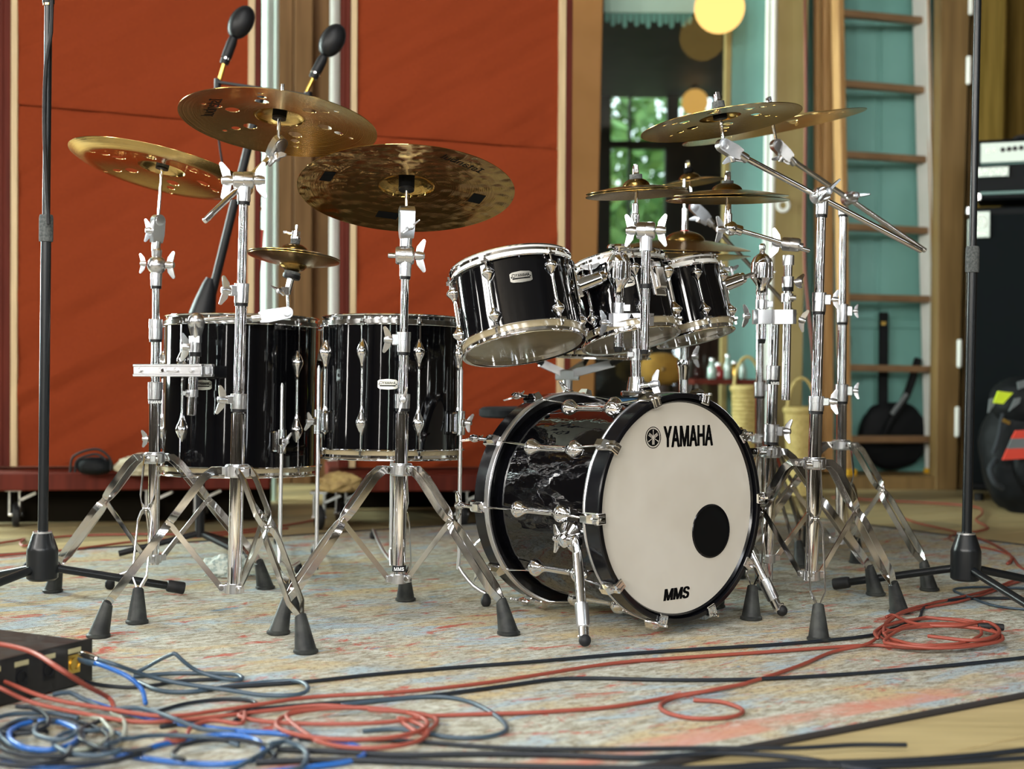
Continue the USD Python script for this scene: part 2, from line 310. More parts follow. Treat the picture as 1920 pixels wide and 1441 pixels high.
# ---- floor of planks, laid along the rug's long side
ZF = -.009
FU, FN = nrm(V(.84, .54, 0)), nrm(V(-.54, .84, 0))
struct('floor', box((0, 2, ZF - .05), (7, 7.5, .035)), 'gap_dark')
rw0, rw1, rl0, rl1 = 1.84, 5.10, -2.7, 4.55           # the rug's extent across and along
PR = np.random.default_rng(3); PW, PL, cnt = .235, 2.3, 0
for i in range(-14, 48):
    for j in range(-6, 7):
        s0 = j * PL + (i * 37 % 11) * .2; w0 = i * PW
        cc = FU * (s0 + PL / 2) + FN * (w0 + PW / 2)
        if rw0 + .3 < w0 and w0 + PW < rw1 - .3 and rl0 < s0 and s0 + PL < rl1 - .3: continue
        d = cc[1]
        if d < .6 or d > 9.6 or abs(cc[0]) > .42 * d + 1.5: continue
        struct('plank', box((cc[0], cc[1], ZF - .008), (PL / 2 - .0022, PW / 2 - .0022, .008 + PR.uniform(0, .0008)), np.array([FU, FN, V(0, 0, 1)]), .0015), 'plank_tone_%d' % PR.integers(1, 4), parent='/World/floor'); cnt += 1
# ---- the rug
rug = Thing('area_rug', 'large faded rug with worn red, blue and ochre pattern under the drum kit', 'rug', o=FN * rw0 + FU * 0, R=np.array([FU, FN, V(0, 0, 1)]))
nx, ny = 90, 44
gx, gy = np.meshgrid(np.linspace(rl0, rl1, nx), np.linspace(0, rw1 - rw0, ny), indexing='ij')
zz = .0012 * (meshkit.fbm(np.stack([gx * 2, gy * 2, gx * 0], -1), 3) - .5)
top = np.stack([gx, gy, zz - .001], -1).reshape(-1, 3); bot = np.stack([gx, gy, gx * 0 - .0088], -1).reshape(-1, 3)
ii, jj = np.meshgrid(np.arange(nx - 1), np.arange(ny - 1), indexing='ij'); q = np.stack([ii * ny + jj, (ii + 1) * ny + jj, (ii + 1) * ny + jj + 1, ii * ny + jj + 1], -1).reshape(-1, 4)
rug.part('pile', M((top, quads(q)), (bot, quads(q[:, ::-1]))), 'rug_pile', local=True)
for nm, y in (('binding', 0.0), ('binding', rw1 - rw0)):
    rug.part(nm, tube([V(x, y, -.003) for x in np.linspace(rl0, rl1, 60)], .0075, 8), 'rug_binding', local=True)
rug.part('binding', tube([V(rl1, y, -.003) for y in np.linspace(0, rw1 - rw0, 40)], .0075, 8), 'rug_binding', local=True)

# ---- shell of the room behind and around the camera
def wall_with_holes(name, origin, u, length, holes, h=4.2, t=.2, z0=ZF):
    """a wall along u with openings (centre along u, width, sill, head)"""
    u = nrm(u); n = np.cross(V(0, 0, 1), u); b = MB(); ax = np.array([u, n, V(0, 0, 1)])
    xs = sorted({0.0, length, *[q[0] - q[1] / 2 for q in holes], *[q[0] + q[1] / 2 for q in holes]})
    for a, c in zip(xs[:-1], xs[1:]):
        z = z0; m = (a + c) / 2
        for lo, hi in sorted((q[2], q[3]) for q in holes if abs(q[0] - m) < q[1] / 2) + [(h, h)]:
            if lo - z > .01: b.add(box(np.asarray(origin) + u * m + V(0, 0, (z + lo) / 2), ((c - a) / 2, t / 2, (lo - z) / 2), ax, .001))
            z = max(z, hi)
    struct(name, b, 'wall_plain')
def sash(k, c, u, w, zl, zh):
    u = nrm(u); ax = np.array([u, np.cross(V(0, 0, 1), u), V(0, 0, 1)]); b = MB(); c = np.asarray(c, float)
    for q in ((-w / 2 + .02, 0, w / 2 - .02) if w > .5 else (-w / 2 + .01, w / 2 - .01)): b.add(box(c + u * q + V(0, 0, (zl + zh) / 2), (.02 if w > .5 else .01, .04, (zh - zl) / 2), ax))
    for z in (zl + .02, (zl + zh) / 2, zh - .02): b.add(box(c + V(0, 0, z), (w / 2, .035, .02), ax))
    struct('window_%d' % k, b, 'dark_wood')
wall_with_holes('wall_front', (-5.2, -4.6, 0), V(1, 0, 0), 10.4, [(q[0] + 5.2, *q[1:4]) for q in FRONT_WIN])
wall_with_holes('wall_left', (-5.1, -4.6, 0), V(0, 1, 0), 13.0, [(q[0] + 4.6, *q[1:4]) for q in LEFT_WIN])
wall_with_holes('wall_right', (5.1, -4.6, 0), V(0, 1, 0), 13.0, [(q[0] + 4.6, *q[1:4]) for q in RIGHT_WIN])
k = 1
for q in FRONT_WIN: sash(k, (q[0], -4.62, 0), V(1, 0, 0), q[1], q[2], q[3]); k += 1
for q in LEFT_WIN: sash(k, (-5.12, q[0], 0), V(0, 1, 0), q[1], q[2], q[3]); k += 1
for q in RIGHT_WIN: sash(k, (5.12, q[0], 0), V(0, 1, 0), q[1], q[2], q[3]); k += 1
struct('ceiling', M(box((-3.55, 1.9, 4.25), (1.85, 6.6, .05)), box((2.55, 1.9, 4.25), (2.65, 6.6, .05)), box((-.9, -2.6, 4.25), (.8, 2.05, .05)), box((-.9, 5.5, 4.25), (.8, 2.95, .05))), 'plaster_dark')
struct('window_19', M(*[box((-.9, y, 4.20), (.8, .03, .04)) for y in (-.48, .5, 1.5, 2.52)], *[box((x, 1.0, 4.20), (.03, 1.5, .04)) for x in (-1.67, -.13)]), 'dark_wood')

# ---- the back of the room, 8 m away: columns, door panels and the glazed opening
DW = 8.0
def X(px, D): return P(px, 690, D)[0]
def Z(py, D): return P(960, py, D)[2]
def slab(px0, px1, D, t, z0, z1, px0b=None, px1b=None, ch=.004):
    """an upright slab whose front face stands at depth D between two pixel columns (other columns at its foot if it leans)"""
    px0b = px0 if px0b is None else px0b; px1b = px1 if px1b is None else px1b; pts = []
    xa, xb, ya, yb = X(px0, D), X(px1, D), X(px0b, D), X(px1b, D)
    zt = Z(0, D); f = lambda a, b, z: a + (b - a) * (zt - z) / (zt - 0)
    for z, e in ((z0, ch), (z0 + ch, 0), (z1 - ch, 0), (z1, ch)):
        l, r = f(xa, ya, z), f(xb, yb, z)
        for dx in (0, ch):
            dd = (ch - dx) + e
            pts += [(l + dx + (e if not dx else 0), D + dd, z), (r - dx - (e if not dx else 0), D + dd, z), (l + dx + (e if not dx else 0), D + t - dd, z), (r - dx - (e if not dx else 0), D + t - dd, z)]
    return hull(pts)
TOP = 4.2
struct('wall_back', M(slab(-700, 1064, DW + .05, .12, ZF, TOP), slab(1064, 2800, DW + .05, .12, 2.95, TOP), slab(1990, 2800, DW + .05, .12, ZF, 2.95)), 'brown_wood')
for a, b_ in ((470, 512), (512, 548), (548, 585), (585, 622)):
    struct('panel', slab(a + 1, b_ - 1, DW + .02 + .012 * ((a // 9) % 2), .04, ZF, TOP), 'brown_wood', parent='/World/wall_back')
struct('trim_1', slab(1062, 1126, DW - .03, .16, ZF, TOP, 1058, 1112), 'brown_paint')
struct('trim_2', slab(1452, 1510, DW - .03, .16, ZF, TOP, 1440, 1503), 'tan_paint')
struct('trim_3', M(cyl((X(1430, DW), DW - .01, .05), (X(1436, DW), DW - .01, TOP), .013, n=16), cyl((X(1440, DW), DW - .03, .05), (X(1447, DW), DW - .03, TOP), .017, n=16)), 'white_paint')
struct('trim_4', slab(1758, 1812, DW - .12, .14, ZF, TOP, 1757, 1796), 'olive_wood')
struct('trim_5', slab(1815, 1835, DW - .02, .10, ZF, TOP, 1799, 1812), 'olive_wood')
struct('trim_6', box((X(1650, DW), DW + .10, .028), (X(1760, DW) - X(1640, DW), .2, .04)), 'olive_wood')      # the sill under the door
hg = MB()
for y0, y1, x in ((-40, 34, 1814), (110, 162, 1811), (632, 684, 1799), (756, 812, 1796)):
    z0, z1 = Z(y1, DW), Z(y0, DW); struct('hinge', cyl((X(x, DW - .135), DW - .135, z0), (X(x, DW - .135), DW - .135, z1), .014, ch=.006), 'white_paint', parent='/World/trim_4')
# teal door leaf behind the ladder: two tall flat panels in a frame
d1 = struct('door_1', slab(1510, 1762, DW + .30, .05, .05, 3.0, 1500, 1775), 'teal_paint')
struct('panel', slab(1524, 1640, DW + .285, .02, .14, 2.8), 'teal_paint', parent=d1); struct('panel', slab(1648, 1752, DW + .285, .02, .14, 2.8), 'teal_paint', parent=d1)
struct('rail', slab(1515, 1760, DW + .275, .03, .92, .98), 'teal_paint', parent=d1)
struct('door_2', M(slab(1366, 1434, DW + .02, .05, .05, 3.0, 1358, 1428)), 'teal_paint')
struct('stile', slab(1356, 1368, DW + .0, .06, .05, 3.0, 1350, 1362), 'tan_paint', parent='/World/door_2')
# the dark hall behind the glass and its window to the garden
DH = 11.6
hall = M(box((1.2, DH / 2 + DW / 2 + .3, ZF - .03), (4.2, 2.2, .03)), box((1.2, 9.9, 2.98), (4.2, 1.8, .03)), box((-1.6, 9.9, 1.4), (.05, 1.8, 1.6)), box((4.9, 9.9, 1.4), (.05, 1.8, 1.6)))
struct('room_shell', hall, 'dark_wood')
def open_wall(D, t, holes, x0, x1, z0, z1):
    """a wall at depth D with rectangular openings given in pixels"""
    xs = sorted({x0, x1, *[X(h[0], D) for h in holes], *[X(h[2], D) for h in holes]}); zs = sorted({z0, z1, *[Z(h[1], D) for h in holes], *[Z(h[3], D) for h in holes]}); b = MB()
    for a, c in zip(xs[:-1], xs[1:]):
        for d, e in zip(zs[:-1], zs[1:]):
            mx, mz = (a + c) / 2, (d + e) / 2
            if any(X(h[0], D) < mx < X(h[2], D) and Z(h[3], D) < mz < Z(h[1], D) for h in holes): continue
            b.add(box((mx, D + t / 2, mz), ((c - a) / 2, t / 2, (e - d) / 2), ch=.001))
    return b
HOLES = [(1143, 150, 1176, 262), (1181, 152, 1248, 262), (1143, 274, 1176, 470), (1181, 276, 1245, 470), (1270, 158, 1334, 228), (1143, 484, 1176, 640), (1181, 484, 1245, 640)]
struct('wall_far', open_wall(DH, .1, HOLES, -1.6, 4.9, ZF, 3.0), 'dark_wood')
usdkit.material(stage, '/World/Looks/window_glass', {'t': ('transparent_bsdf', {'color': (.93, .97, .95)}), 'g': ('glossy_bsdf', {'roughness': .02, 'color': (.9, .95, .95)}), 'f': ('fresnel', {'IOR': 1.5}), 'm': ('mix_closure', {})},
                [('f.fac', 'm.fac'), ('t.BSDF', 'm.closure1'), ('g.BSDF', 'm.closure2')], surface='m.closure')
struct('window_20', box((X(1245, DW + .06), DW + .06, 1.5), ((X(1370, DW) - X(1118, DW)) / 2, .004, 1.45)), 'window_glass')
for j, h in enumerate(HOLES):
    struct('window_%d' % (21 + j), box(((X(h[0], DH) + X(h[2], DH)) / 2, DH + .07, (Z(h[1], DH) + Z(h[3], DH)) / 2), ((X(h[2], DH) - X(h[0], DH)) / 2, .003, (Z(h[1], DH) - Z(h[3], DH)) / 2)), 'window_glass')
# curtain strips in the hall, a beam and the pale valance with a scalloped fringe
pm('mauve_curtain', (.13, .06, .05), .9, color2=(.19, .09, .07), nscale=3, stretch=(9, 9, .3))
def drape(px0, px1, D, z0, z1, amp, waves, n=120, ph=0.0):
    xs = np.linspace(X(px0, D), X(px1, D), n); zs = np.linspace(z0, z1, 14); vs = []
    for t, s in ((0, 1), (.006, 1)):
        for z in zs:
            w = np.linspace(0, waves * 2 * np.pi, n) + ph + .35 * np.sin(z * 1.3 + np.linspace(0, 6, n))
            vs.append(np.stack([xs + amp * .35 * np.sin(2 * w), D + t + amp * np.sin(w), np.full(n, z)], -1))
    v = np.array(vs).reshape(2, 14, n, 3); i, j = np.meshgrid(np.arange(13), np.arange(n - 1), indexing='ij')
    q = np.stack([i * n + j, i * n + j + 1, (i + 1) * n + j + 1, (i + 1) * n + j], -1).reshape(-1, 4)
    return M((v[0].reshape(-1, 3), quads(q)), (v[1].reshape(-1, 3), quads(q[:, ::-1])))
solo('hall_curtain', 'mauve curtain hanging in the dark hall behind the glass', 'curtain', drape(1262, 1352, 10.6, .35, 1.62, .05, 4), 'mauve_curtain', smooth=True)
solo('stage_drape', 'olive brown folded drape hanging behind the bass amplifier', 'curtain', drape(1838, 2300, 7.75, ZF + .03, 3.3, .085, 9.5, 260, 1.0), 'drape', smooth=True)
struct('beam', slab(1150, 1345, 10.3, .16, Z(66, 10.3), Z(44, 10.3)), 'pale_wood')
val = Thing('valance', 'pale green valance with a scalloped fringe at the top of the glazing', 'valance', o=(X(1210, 8.3), 8.3, Z(30, 8.3)))
val.part('rail', slab(1128, 1300, 8.3, .03, Z(22, 8.3), Z(-40, 8.3)), 'mint_paint')
for i in range(15):
    x = X(1134 + i * 11, 8.31); hh = (.035, .06, .045, .07)[i % 4]
    val.part('scallop', hull(np.vstack([disc_pts(V(x, 8.315, Z(24, 8.3) - hh), V(0, 1, 0), .014, .008, 12), disc_pts(V(x, 8.315, Z(20, 8.3)), V(0, 1, 0), .016, .008, 12)])), 'teal_paint')

# ---- globe lamps
usdkit.material(stage, '/World/Looks/lamp_glow', {'e': ('emission', {'color': (1.0, .60, .18), 'strength': 1.35})}, surface='e.emission')
usdkit.material(stage, '/World/Looks/lamp_glow_dim', {'e': ('emission', {'color': (1.0, .52, .12), 'strength': .62})}, surface='e.emission')
def globe(name, label, px, py, rp, D, mt):
    c = P(px, py, D); r = rp * D / FPX; t = Thing(name, label, 'lamp', o=c - V(0, 0, r))
    t.part('globe', ball(c, r, 18), mt, smooth=True); t.part('cap', lathe([(0, r * .93), (r * .3, r * .93), (r * .3, r * 1.1), (r * .1, r * 1.25), (0, r * 1.25)], c, n=20), 'black_paint')
    t.part('cord', cyl(c + V(0, 0, r * 1.2), V(c[0], c[1], 2.94), .006, n=8), 'black_paint')
globe('pendant_lamp', 'large glowing yellow globe lamp hanging at the top of the glazing', 1349, 15, 47, 7.72, 'lamp_glow')
globe('pendant_lamp', 'dimmer orange globe lamp seen in the hall window frame', 1303, 192, 25, 11.2, 'lamp_glow_dim')

# ---- trees in the garden beyond the hall
pm('leaf', (.10, .22, .045), .6, color2=(.22, .36, .08), nscale=3); pm('bark', (.07, .05, .035), .9)
def tree(label, c, r, h, n, seed):
    rng = np.random.default_rng(seed); t = Thing('garden_tree', label, 'tree', o=c, group='trees in the garden')
    t.part('trunk', tube([c, c + V(.05, 0, h * .4), c + V(-.05, .1, h * .8)], [.10, .08, .03], 8), 'bark')
    ctr = c + V(0, 0, h * .6) + rng.normal(size=(n, 3)) * V(r, r, h * .27); vs, fs = [], []
    for k in range(n):
        a = nrm(rng.normal(size=3)); b_ = nrm(np.cross(a, rng.normal(size=3))); s = rng.uniform(.06, .12)
        vs += [ctr[k] - a * s, ctr[k] + b_ * s * .5, ctr[k] + a * s, ctr[k] - b_ * s * .5]; fs.append([4 * k, 4 * k + 1, 4 * k + 2]); fs.append([4 * k, 4 * k + 2, 4 * k + 3])
    t.part('crown', (np.array(vs), np.array(fs)), 'leaf', smooth=False, kind='stuff')
struct('ground', box((2.0, 17, -.35), (9, 5, .1)), 'olive_wood')
tree('leafy green tree in the garden behind the left hall window panes', V(1.0, 14.6, -.25), .6, 4.2, 5200, 1)
tree('leafy green tree in the garden behind the right hall window panes', V(3.9, 18.6, -.25), .8, 4.0, 3600, 2)
# ================================================================ rolling acoustic panels
YAW = math.tan(math.radians(9))
def gobo(label, D0, px_ref, pl, pr, trims, fab, ytop_seam, wheels, fr_l, fr_r, kick=.05):
    xr = X(px_ref, D0)
    def pt(px, py=None, z=None, off=0.0):       # a point of the panel's front plane; off = towards the camera
        a = (px - 960) / FPX; D = (D0 - YAW * xr) / (1 - YAW * a); x = a * D
        zz = z if z is not None else HC + (690 - py) * D / FPX
        return V(x, D, zz) + nvec * off
    uvec = nrm(V(1, YAW, 0)); nvec = nrm(V(YAW, -1, 0)); ax = np.array([uvec, -nvec, V(0, 0, 1)])
    t = Thing('acoustic_panel', label, 'acoustic panel', o=V(pt((pl + pr) / 2, z=0)[0], pt((pl + pr) / 2, z=0)[1], ZF))
    ZB, ZT = .235, 2.75
    def post(a, c, mat, name, thick, off):
        A, C = pt(a, z=0), pt(c, z=0); w = np.linalg.norm(C - A) / 2; m = (A + C) / 2
        t.part(name, box(V(m[0], m[1], (ZB + ZT) / 2) - nvec * (thick / 2 - off), (w, thick / 2, (ZT - ZB) / 2), ax, .003), mat)
    for a, c in fr_l: post(a, c, 'gobo_frame', 'frame_post', .12, .010 if (c - a) > 9 else .02)
    for a, c in fr_r: post(a, c, 'gobo_frame', 'frame_post', .12, .010 if (c - a) > 9 else .02)
    for a, c in trims: post(a, c, 'pale_wood', 'trim_strip', .05, .012)
    # fabric in two cuts with a seam, pulled into faint diagonal wrinkles
    a, c = fab
    for name, lo, hi in (('fabric', 0, 1), ('fabric', 1, 2)):
        n, m = 90, 110; px = np.linspace(a, c, n); g = []
        for u in np.linspace(0, 1, n):
            A = pt(a + (c - a) * u, z=0); sy = ytop_seam[0] + (ytop_seam[1] - ytop_seam[0]) * u; zs = HC + (690 - sy) * A[1] / FPX
            z0, z1 = (ZB, zs - .002) if name and lo == 0 else (zs + .002, ZT)
            zz = np.linspace(z0, z1, m); g.append(np.stack([np.full(m, A[0]), np.full(m, A[1]), zz], -1))
        g = np.array(g); w = g[..., 2] * 1.0 - .55 * (g[..., 0]); dv = meshkit.fbm(np.stack([w * 7.0, (g[..., 0] + g[..., 2] * .5) * 1.1, w * 0 + lo * 9], -1), 3, 5)
        edge = np.minimum(np.linspace(0, 1, m), np.linspace(1, 0, m))[None] * (z1 - z0); roll = .006 * (1 - np.exp(-edge / .012)) - .006
        g = g + nvec * ((dv - .5) * .045 + roll)[..., None] - nvec * .004
        i, j = np.meshgrid(np.arange(n - 1), np.arange(m - 1), indexing='ij'); q = np.stack([i * m + j, (i + 1) * m + j, (i + 1) * m + j + 1, i * m + j + 1], -1).reshape(-1, 4)
        back = g.reshape(-1, 3) - nvec * .03
        t.part(name, M((g.reshape(-1, 3), quads(q)), (back, quads(q[:, ::-1]))), 'gobo_red', smooth=True)
    A, C = pt(pl, z=0), pt(pr, z=0); m = (A + C) / 2; w = np.linalg.norm(C - A) / 2
    t.part('back_board', box(V(m[0], m[1], (ZB + ZT) / 2) - nvec * .09, (w - .01, .03, (ZT - ZB) / 2), ax), 'gobo_frame')
    t.part('base_board', box(V(m[0], m[1], .19) + nvec * .05, (w + .05, .24, .035), ax, .006), 'gobo_frame')
    t.part('platform', box(V(m[0], m[1], .180) - nvec * .52, (w + .05, .34, .03), ax, .006), 'gobo_frame')
    t.part('kick_board', box(V(m[0], m[1], .077) - nvec * kick, (w + .05, .012, .078), ax, .004), 'gap_dark')
    for px, off, dk in wheels:
        c = pt(px, z=0) + nvec * off; c[2] = ZF + .052
        t2 = t.part('caster', M(box(V(c[0], c[1], .148), (.035, .03, .006)), box(V(c[0] - .02, c[1], .10), (.004, .022, .05)), box(V(c[0] + .022, c[1], .10), (.004, .022, .05)), cyl(V(c[0] - .03, c[1], c[2]), V(c[0] + .03, c[1], c[2]), .008, n=10), box(V(c[0] + .055, c[1] - .01, .12), (.04, .012, .006), np.array([V(.9, 0, .42), V(0, 1, 0), V(-.42, 0, .9)]))), 'cast_metal')
        t.part('wheel', M(lathe([(.012, -.014), (.046, -.014), (.052, -.008), (.052, .008), (.046, .014), (.012, .014), (.012, -.014)], c, V(.93, .36, 0), 28)), 'rubber', parent=t2)
gobo('red fabric acoustic panel behind the stand with the low tilted holed cymbal', 5.95, 20, -60, 487, [(20, 33), (463, 476)], (33, 463), (203, 238), [(42, .14, 0), (292, .14, 0), (380, .1, 0)], [(-60, 6), (6, 20)], [(476, 487)], -.02)
gobo('red fabric acoustic panel directly behind the hammered ride cymbal', 6.0, 655, 640, 1068, [(654, 667), (1043, 1057)], (667, 1043), (254, 280), [(598, .20, 0), (640, .05, 0), (860, .14, 0)], [(636, 645), (645, 654)], [(1057, 1069)], .60)
struct('trim_7', M(cyl((X(502, 7.0), 7.03, ZF), (X(502, 7.0), 7.03, TOP), .040, n=24), cyl((X(516, 7.0), 7.0, ZF), (X(516, 7.0), 7.0, TOP), .012, n=14)), 'mint_paint')
struct('trim_8', cyl((X(624, 7.0), 7.03, ZF), (X(624, 7.0), 7.03, TOP), .027, n=24), 'white_paint')
# ================================================================ drums
def view_dir(px, py): return nrm(ray(px, py))
def tilt(px, py, theta, s):
    """unit normal of a disc seen at a pixel: its minor axis turned theta degrees in the picture, s the sine of its opening (positive shows the underside)"""
    v = view_dir(px, py); r = nrm(_r - v * np.dot(_r, v)); u = np.cross(r, v); th = math.radians(theta)
    e = r * math.sin(th) + u * math.cos(th); return nrm(v * s + e * math.sqrt(1 - s * s))
HOOP = [(.002, -.014), (.014, -.014), (.0155, -.0125), (.0155, -.011), (.006, -.009), (.0045, -.007), (.0045, .010), (.007, .0125), (.0105, .0135), (.0115, .0155), (.0105, .0172), (.006, .0168), (.002, .015)]
def lug_mesh(c, ax, out, hl, s=1.0, waist=.42):
    """a long cast lug: two bulbs joined by a slim bridge, lying along ax on the shell"""
    ts = np.linspace(-1, 1, 29); side = np.cross(out, ax); rows = []; n = 10
    for t in ts:
        a = abs(t); bulb = math.exp(-((a - .74) / .17) ** 2); end = min(1, (1 - a) / .10 + .42)
        w = s * (.0068 * (waist + .15) + .0128 * bulb) * end; h = s * (.0065 + .0145 * bulb) * end
        an = np.linspace(0, np.pi, n); rows.append(np.asarray(c) + ax * t * hl + side * (w * np.cos(an))[:, None] + out * (-.0015 + (h + .0015) * np.abs(np.sin(an)) ** .72)[:, None])
    v = np.array(rows).reshape(-1, 3); m = len(ts)
    q = [[i * n + j, i * n + j + 1, (i + 1) * n + j + 1, (i + 1) * n + j] for i in range(m - 1) for j in range(n - 1)]
    f = list(quads(np.array(q)[:, ::-1])); f += [[0, j, j + 1] for j in range(1, n - 1)] + [[(m - 1) * n, (m - 1) * n + j + 1, (m - 1) * n + j] for j in range(1, n - 1)]
    return v, np.array(f)
def badge(t, c, out, up, w=.056, h=.030, text=True, tone='badge_silver'):
    side = np.cross(up, out); pts = []
    for x, y in ((-1, -.62), (-1, .62), (-.8, .86), (0, 1), (.8, .86), (1, .62), (1, -.62), (.8, -.86), (0, -1), (-.8, -.86)):
        bend = -(x * w / 2) ** 2 / (2 * .17)
        pts += [c + side * x * w / 2 + up * y * h / 2 + out * (bend + q) for q in (-.002, .0018)]
    p = t.part('badge', hull(pts), tone)
    m = M(T2('YAMAHA', .0075, c + out * .0018 + up * .004 + side * .004, side, up, out, .78, .0006))
    m.add(tube([c + out * .0018 + up * .004 - side * .0185 + (side * math.cos(a) + up * math.sin(a)) * .0040 for a in np.linspace(0, 2 * math.pi, 16, endpoint=False)], .0007, 5, closed=True))
    m.add(box(c + out * .0019 - up * .004, (w * .40, .0016, .0004), np.array([side, up, out]), .0001))
    for sx in (-1, 1): m.add(cyl(c + side * sx * w * .43 - out * .002, c + side * sx * w * .43 + out * .0008, .0018, n=8))
    t.part('lettering', m, 'ink_black', parent=p)
def drum(name, label, C, n, R, L, nl, ph, hint, legs=(), shell='black_lacquer', badge_at=None, lug_half=None, bottom='clear_head', skip_lugs=(), twin=False, group=None, top='white_head'):
    """shell along n (its top end up), outer hoop faces L apart"""
    A, B, n = frame_of(n, hint); base = C - n * L / 2
    t = Thing(name, label, 'drum', o=V(C[0], C[1], base[2]), group=group)
    Rs = R - .0085; hs = L / 2 - .022
    t.part('shell', lathe([(Rs - .008, -hs), (Rs, -hs), (Rs, hs), (Rs - .008, hs)], C, n, 96), shell, smooth=50)
    for nm, sg in (('top', 1), ('bottom', -1)):
        o = C + n * sg * (L / 2 - .017); a = n * sg
        t.part(nm + '_hoop', lathe([(R - .0155 + r + .0, h) for r, h in HOOP] + [(R - .0155 + HOOP[0][0], HOOP[0][1])], o, a, 96), 'chrome', smooth=40)
        t.part(nm + '_head', lathe([(0, .0045), (Rs - .012, .0045), (Rs + .001, .002), (Rs + .002, -.010)], o, a, 96), bottom if sg < 0 else top, smooth=30)
    for k in range(nl):
        an = ph + 2 * math.pi * k / nl; out = A * math.cos(an) + B * math.sin(an)
        if k in skip_lugs: continue
        lh = lug_half or hs * .72; tiph = L / 2 - .017 - .012
        lg = t.part('lug', lug_mesh(C + out * Rs, n, out, lh), 'chrome', smooth=50)
        for sg in (-1, 1):
            rod = M(); e = C + out * (Rs + .0085); rod.add(cyl(e + n * sg * (lh * .8), e + n * sg * tiph, .0026, n=10)); rod.add(cyl(e + n * sg * (tiph - .004), e + n * sg * (tiph + .007), .0052, n=8)); rod.add(box(e + n * sg * (tiph + .010), (.003, .003, .006), np.array([out, np.cross(n, out), n])))
            rod.add(box(C + out * (R - .001) + n * sg * (L / 2 - .017 - .013), (.009, .010, .0028), np.array([out, np.cross(n, out), n])))
            t.part('tension_rod', rod, 'chrome', parent=lg)
    for an, y0, y1, foot, bend, wing_up in legs:
        out = A * math.cos(an) + B * math.sin(an); sd = np.cross(n, out); c = C + out * (Rs + .006); cz = C + out * (Rs + .026)
        zc = -hs + .085; bk = M(box(c + n * zc, (.009, .021, .030), np.array([out, sd, n]), .005), lathe([(.005, -.034), (.0135, -.034), (.0135, .034), (.005, .034)], cz + n * zc, n, 20), box(cz + n * zc + out * .004, (.014, .011, .012), np.array([out, sd, n]), .003))
        br = t.part('leg_bracket', bk, 'chrome')
        t.part('wing_screw', wing(cz + n * zc + out * .026, out, n + sd * .5, 1.0), 'cast_metal', parent=br)
        p0 = cz + n * (zc + y1)
        foot = np.asarray(foot, float); k0 = cz + n * ((foot[2] + bend - C[2]) / n[2]); pts = [p0, cz + n * zc, k0 + n * .03, k0, k0 * .45 + foot * .55 + V(0, 0, .006), foot + V(0, 0, .035), foot + V(0, 0, .02)]
        lp = t.part('leg', M(tube([pts[0], pts[0] - n * .012], [.002, .0055], 12), tube(spline(pts[1:] if False else [pts[0] - n * .01, pts[1], pts[2], pts[3], pts[4], pts[5]], .02), .0056, 12)), 'satin_metal')
        t.part('rubber_foot', lathe([(0, .002), (.010, .0), (.0145, .008), (.0145, .020), (.009, .030), (.006, .034), (0, .034)], foot, n=18), 'rubber', parent=lp)
    if badge_at is not None:
        an, h = badge_at; out = A * math.cos(an) + B * math.sin(an); badge(t, C + out * (Rs + .001) + n * h, out, n)
    return t, (A, B, n, Rs)
def towards(C, n, px_dir):
    """angle about n (from frame A) that faces the camera, turned by px_dir degrees to the picture's right"""
    A, B, n = frame_of(n); v = EYE - C; a = math.atan2(np.dot(v, B), np.dot(v, A))
    r = nrm(np.cross(n, v)); s = math.radians(px_dir); d = nrm(v - n * np.dot(v, n)) * math.cos(s) + (r if np.dot(r, _r) > 0 else -r) * math.sin(s)
    return math.atan2(np.dot(d, B), np.dot(d, A))
# floor toms
def floor_tom(label, pt, pb, D, R, theta, lugs0, badge_px, bh, legs):
    a, b = P(*pt, D), P(*pb, D); n = nrm(a - b + nrm(ray(*pt)) * .03 * np.linalg.norm(a - b)); L = np.linalg.norm(a - b); C = (a + b) / 2
    ls = [(towards(C, n, d), None, up, G(*fp) + V(0, 0, .001), bend, 0) for d, up, fp, bend in legs]
    return drum('floor_tom', label, C, n, R, L, 8, towards(C, n, lugs0), None, legs=ls, badge_at=(towards(C, n, badge_px), bh), lug_half=.135, top='smoky_head')
floor_tom('black floor tom with chrome hoops, the middle one behind the ride cymbal stand', (738, 596), (735, 859), 4.06, .213, 0, -24.5, -4, .008, [(-66, .16, (590, 1040), .10), (57, .16, (911, 1136), .10), (180, .10, (700, 1010), .08)])
floor_tom('wider black floor tom farthest left, behind the leftmost cymbal stand', (454, 596), (450, 889), 4.23, .240, 0, -46, -28, .03, [(27, .17, (560, 1075), .10), (-95, .14, (206, 1104), .10), (150, .10, (520, 1020), .08)])
# rack toms: bottom rim centre, ratio, turn, opening
TOMS = {}
def rack_tom(key, label, pb, a_px, R, L, theta, s, nl, lug0, badge_d, bh, skip=()):
    D = FPX * R / a_px; n = tilt(*pb, theta, s); Cb = P(*pb, D); C = Cb + n * L / 2
    TOMS[key] = drum('rack_tom', label, C, n, R, L, nl, towards(C, n, lug0), None, badge_at=(towards(C, n, badge_d), bh), lug_half=L * .33, skip_lugs=skip) + (C, L)
rack_tom(1, 'largest black rack tom, leftmost of the three above the bass drum', (983, 655), 120.5, .165, .230, -9.5, .25, 6, -21, 8, .030)
rack_tom(2, 'middle black rack tom behind the twin tube holder on the bass drum', (1184, 640), 97.5, .140, .222, -11.5, .21, 6, -40, 5, .02)
rack_tom(3, 'smallest black rack tom, rightmost of the three beside the tall stands', (1305, 634), 78.5, .118, .215, -13.5, .16, 5, 22, -36, .012)
